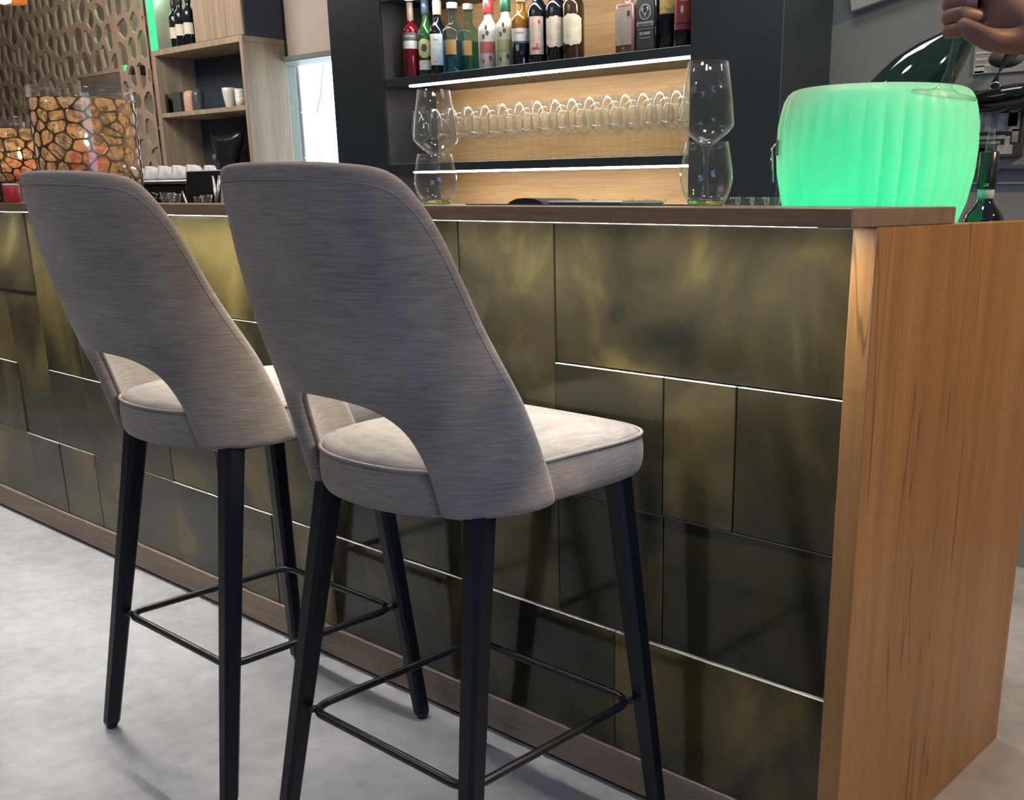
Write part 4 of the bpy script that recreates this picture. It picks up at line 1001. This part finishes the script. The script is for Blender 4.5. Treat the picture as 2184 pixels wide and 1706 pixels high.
# ================================================================== RIGHT WALL PIECES
YW = 3.3
def framed(label, px0, py0, px1, py1, name='wall_picture', depth=.02, rot=0):
    a, c = at_y(px0, py0, YW-depth), at_y(px1, py1, YW-depth)
    return a, c
a = at_y(2078, 208, YW-.02); c = at_y(2176, 334, YW-.02)
pic = thing('wall_picture', 'black and white framed photograph on the grey wall right of the cooler', 'picture', ((a.x+c.x)/2, YW, c.z))
MB().box(a.x-.1, c.x, YW-.02, YW, c.z, a.z+.02, .002).build('board', plain('picture_black', (.03, .03, .03), .4), pic)
shades = [plain('print_grey_%d' % i, (v, v, v*.98), .4, noise=.25, nscale=50) for i, v in enumerate((.06, .16, .3, .48))]
random.seed(11)
yy = YW-.0206
w_, h_ = c.x-a.x+.1, a.z-c.z
for (u0, u1, v0, v1, s_) in ((0, 1, .0, .22, 0), (.35, .95, .42, .72, 2), (.4, .5, .45, .7, 3), (.55, .62, .45, .7, 3), (.7, .78, .44, .72, 3), (.82, .93, .5, .75, 2), (.42, .97, .75, .8, 2), (.45, .97, .84, .88, 1), (.38, .8, .3, .36, 3), (.4, .75, .22, .27, 2), (.72, .9, .05, .2, 3), (.8, .86, .2, .34, 3), (.34, .42, .1, .3, 3), (.5, .66, .08, .16, 0), (.88, .95, .24, .45, 2), (.36, .4, .5, .85, 2), (.52, .54, .4, .75, 0), (.66, .68, .3, .72, 0)):
    MB().box(a.x-.1+w_*u0, a.x-.1+w_*u1, yy-.0006-.0002*s_, yy+.0008, c.z+h_*v0, c.z+h_*v1).build('printed_patch', shades[s_], pic)
a = at_y(2079, 108, YW-.004); c = at_y(2183, 152, YW-.004)
sh2 = thing('wall_notice', 'pale printed notice on the wall above the black and white photograph', 'notice', ((a.x+c.x)/2, YW, c.z))
MB().box(a.x, c.x+.12, YW-.006, YW, c.z, a.z+.08, .001).build('sheet', plain('grey_paper', (.36, .36, .34), .6), sh2)
for k in range(5):
    z = a.z+.01-k*.018
    MB().box(a.x+.006, a.x+.05+.012*math.sin(k*2.1), YW-.0072, YW-.0058, z-.0035, z+.0035).build('text_line', plain('pale_ink_%d' % k, (.6, .6, .57), .6), sh2)
MB().box(a.x+.004, a.x+.035, YW-.0072, YW-.0058, c.z+.004, c.z+.024).build('stamp', plain('pale_stamp', (.66, .66, .62), .6), sh2)
MB().lathe([(0, -.001), (.05, -.001), (.055, .0), (0, .0005)], 20, Matrix.Translation((a.x+.1, YW-.0062, c.z+.04)) @ Matrix.Rotation(PI/2, 4, 'X') @ Matrix.Scale(.5, 4, (0, 1, 0))).build('dark_motif', plain('motif', (.12, .14, .12), .6), sh2)
# tilted board at the top
a = at_y(1815, 25, YW-.03)
tb = MB().box(0, .5, -.01, .01, 0, .6, .002, Matrix.Translation((a.x, YW-.02, a.z)) @ Matrix.Rotation(-.2, 4, 'Y')).build('wall_board', plain('board_grey', (.42, .43, .42), .5)); tag(tb, 'tilted grey board hanging high on the grey wall', 'board')
# black hanging bag with a twisted strap
p1 = at_y(2125, 196, YW-.09); p2 = at_y(2138, 138, YW-.09); p3 = at_y(2190, 92, YW-.09)
hb_ = thing('hanging_bag', 'glossy black bag with twisted strap hanging on the wall above the photograph', 'bag', at_y(2150, 205, YW-.06))
cb_ = at_y(2150, 212, YW-.075)
MB().lathe([(0, -.03), (.09, -.028), (.125, -.005), (.12, .02), (.08, .034), (0, .038)], 30, Matrix.Translation(cb_) @ Matrix.Rotation(-.12, 4, 'Y') @ Matrix.Scale(.55, 4, (0, 1, 0))).build('bag_body', BLACK_GLOSS, hb_)
MB().tube([cb_+Vector((-.03+.016*math.cos(a_), -.03, .03+.016*math.sin(a_))) for a_ in [2*PI*k/16 for k in range(16)]], .003, 6, True).build('ring', CHROME, hb_)
pts = [p1, p1.lerp(p2, .35)+Vector((-.012, 0, .0)), p2, p2.lerp(p3, .5)+Vector((0, 0, .012)), p3, p3+Vector((.12, .06, .1))]
strap = MB(); ringsS = []
def bez(pts, n):
    P = np.array([tuple(q) for q in pts])
    for _ in range(3):
        Q = [P[0]]
        for i in range(len(P)-1): Q += [P[i]*.75+P[i+1]*.25, P[i]*.25+P[i+1]*.75]
        Q.append(P[-1]); P = np.array(Q)
    return [Vector(q) for q in P]
sp = bez(pts, 3)
for i, q in enumerate(sp):
    tn = (sp[min(i+1, len(sp)-1)]-sp[max(i-1, 0)]).normalized(); u = i/(len(sp)-1)
    ang = .2+5.2*u; e1 = tn.cross(Vector((0, 1, 0))).normalized(); e2 = tn.cross(e1)
    w = e1*math.cos(ang)+e2*math.sin(ang); n2 = tn.cross(w)
    ringsS.append([q+w*.017+n2*.0015, q-w*.017+n2*.0015, q-w*.017-n2*.0015, q+w*.017-n2*.0015])
strap.loft(ringsS).build('strap', BLACK_MAT, hb_)
MB().tube([p3+Vector((.12, .055, .1)), p3+Vector((.12, .09, .1))], .006, 8).build('hook', BLACK_METAL, hb_)

# ================================================================== PERSON reaching in with a wine glass
D0 = 1.27
foot_c = at_d(2012, 206, D0)
gd = (Vector((0, 0, 1))+RT*.16).normalized()
Mg = gd.to_track_quat('Z', 'Y').to_matrix().to_4x4(); Mg.translation = foot_c
hg = MB().lathe(wine_profile(.27, .043, .032, stem_r=.0045, foot=.039, low=.54), 32, Mg).build('wine_glass', GLASS)
tag(hg, 'wine glass held by its stem in the hand at the upper right', 'wine glass')
def skin_body(name, nodes, edges, mat, parent, root=0, sub=2):
    me = bpy.data.meshes.new(name); pl0 = Vector(parent['_o'])
    me.from_pydata([tuple(Vector(n[0])-pl0) for n in nodes], edges, []); 
    o = bpy.data.objects.new(name, me); C.objects.link(o); o.parent = parent; me.materials.append(mat); o['_o'] = tuple(pl0)
    md = o.modifiers.new('skin', 'SKIN'); md.use_smooth_shade = True; md.branch_smoothing = .2
    for i, n in enumerate(nodes):
        sv = me.skin_vertices[0].data[i]; r = n[1]; sv.radius = r if isinstance(r, tuple) else (r, r); sv.use_root = (i == root)
    s_ = o.modifiers.new('subdivision', 'SUBSURF'); s_.levels = sub; s_.render_levels = sub
    return o
person = thing('person', 'hand and arm reaching in from the right, holding a wine glass', 'person', (.2, 1.3, 0))
nodes = []; edges = []
def nd(p, r, parent=None):
    nodes.append((Vector(p), r)); i = len(nodes)-1
    if parent is not None: edges.append((parent, i))
    return i
pel = nd((.2, 1.3, .95), .12); sp1 = nd((.2, 1.3, 1.12), .115, pel); ch = nd((.2, 1.3, 1.32), .13, sp1); nk0 = nd((.2, 1.3, 1.47), .06, ch); nk1 = nd((.19, 1.29, 1.55), .052, nk0)
hd0 = nd((.175, 1.28, 1.63), (.078, .085), nk1); hd1 = nd((.165, 1.275, 1.71), (.08, .092), hd0); hd2 = nd((.17, 1.28, 1.78), (.06, .07), hd1)
nose = nd((.075, 1.235, 1.655), .012, hd0)
for sg in (-1, 1):
    hip = nd((.2+.0*sg, 1.3+.09*sg, .88), .085, pel); kn_ = nd((.17, 1.3+.1*sg, .5), .058, hip); an = nd((.2, 1.3+.1*sg, .09), .038, kn_); toe = nd((.08, 1.3-.02+.11*sg, .035), .032, an)
# far arm hangs at the side
sh_ = nd((.2, 1.47, 1.42), .06, ch); el = nd((.24, 1.54, 1.14), .044, sh_); wr = nd((.15, 1.53, .92), .03, el); hn = nd((.12, 1.52, .84), (.035, .02), wr)
for k in range(4): f1 = nd((.10+.012*k, 1.52, .775), .0085, hn); nd((.09+.012*k, 1.515, .745), .008, f1)
nd((.075, 1.505, .81), .01, hn)
# near arm reaches to the glass
W_ = lambda x, y, d: at_d(x, y, D0+d)
sh_ = nd((.14, 1.13, 1.42), .06, ch); el = nd((-.04, 1.0, 1.3), .046, sh_)
wr = nd(W_(2275, 62, .0), (.032, .026), el); pm1 = nd(W_(2205, 58, -.005), (.04, .03), wr); pm2 = nd(W_(2140, 42, -.005), (.046, .028), pm1)
for (ky, py, ty, r) in ((-22, -25, -20, .0105), (8, 6, 10, .0108), (36, 36, 38, .0105), (62, 66, 64, .0092)):
    k1 = nd(W_(2096, ky, -.012), r*1.15, pm2)
    k2 = nd(W_(2046, py-4, -.026), r, k1)
    k3 = nd(W_(2020, py+2, -.008), r*.95, k2)
    k4 = nd(W_(2032, ty+3, .016), r*.88, k3)
    nd(W_(2056, ty+4, .022), r*.75, k4)
th1 = nd(W_(2160, 92, -.02), .017, pm1); th2 = nd(W_(2105, 84, -.034), .0135, th1); th3 = nd(W_(2062, 62, -.03), .0115, th2)
nd(W_(2040, 46, -.02), .0095, th3)
skin_body('body', nodes, edges, SKIN, person, 0, 2)
def cloth(name, seq, mat, root=0):
    ns, es = [], []
    for p, r, par_ in seq:
        ns.append((Vector(p), r)); 
        if par_ is not None: es.append((par_, len(ns)-1))
    return skin_body(name, ns, es, mat, person, root, 2)
cloth('shirt', [((.2, 1.3, .9), .155, None), ((.2, 1.3, 1.12), .15, 0), ((.2, 1.3, 1.34), .16, 1), ((.2, 1.3, 1.46), .09, 2), ((.14, 1.12, 1.41), .082, 2), ((.05, 1.06, 1.36), .066, 4), ((.2, 1.48, 1.41), .082, 2), ((.23, 1.525, 1.25), .066, 6)], plain('dark_shirt', (.05, .03, .03), .8), 0)
cloth('trousers', [((.2, 1.3, .92), .15, None), ((.2, 1.215, .8), .1, 0), ((.17, 1.2, .5), .075, 1), ((.2, 1.2, .12), .06, 2), ((.2, 1.385, .8), .1, 0), ((.17, 1.4, .5), .075, 4), ((.2, 1.4, .12), .06, 5)], plain('dark_trousers', (.02, .02, .025), .8), 0)
for sy in (1.2, 1.4):
    MB().loft([[Vector((.12+.14*math.cos(a)*w, sy-.01+.05*math.sin(a)*w, z)) for a in [2*PI*k/20 for k in range(20)]] for w, z in ((.95, 0), (1, .01), (1, .03), (.85, .06), (.5, .085))], True).build('shoe', BLACK_MAT, person)
hr = []
for z, w in ((1.66, .085), (1.7, .098), (1.75, .1), (1.79, .085), (1.83, .05), (1.845, .015)):
    hr.append([Vector((.195+w*math.cos(a), 1.285+w*.92*math.sin(a), z+.02*math.cos(a)*-1)) for a in [2*PI*k/22 for k in range(22)]])
MB().loft(hr, True).build('hair', plain('brown_hair', (.05, .03, .02), .7), person)

# internal bookkeeping is not part of the scene
for o in bpy.data.objects:
    if '_o' in o: del o['_o']
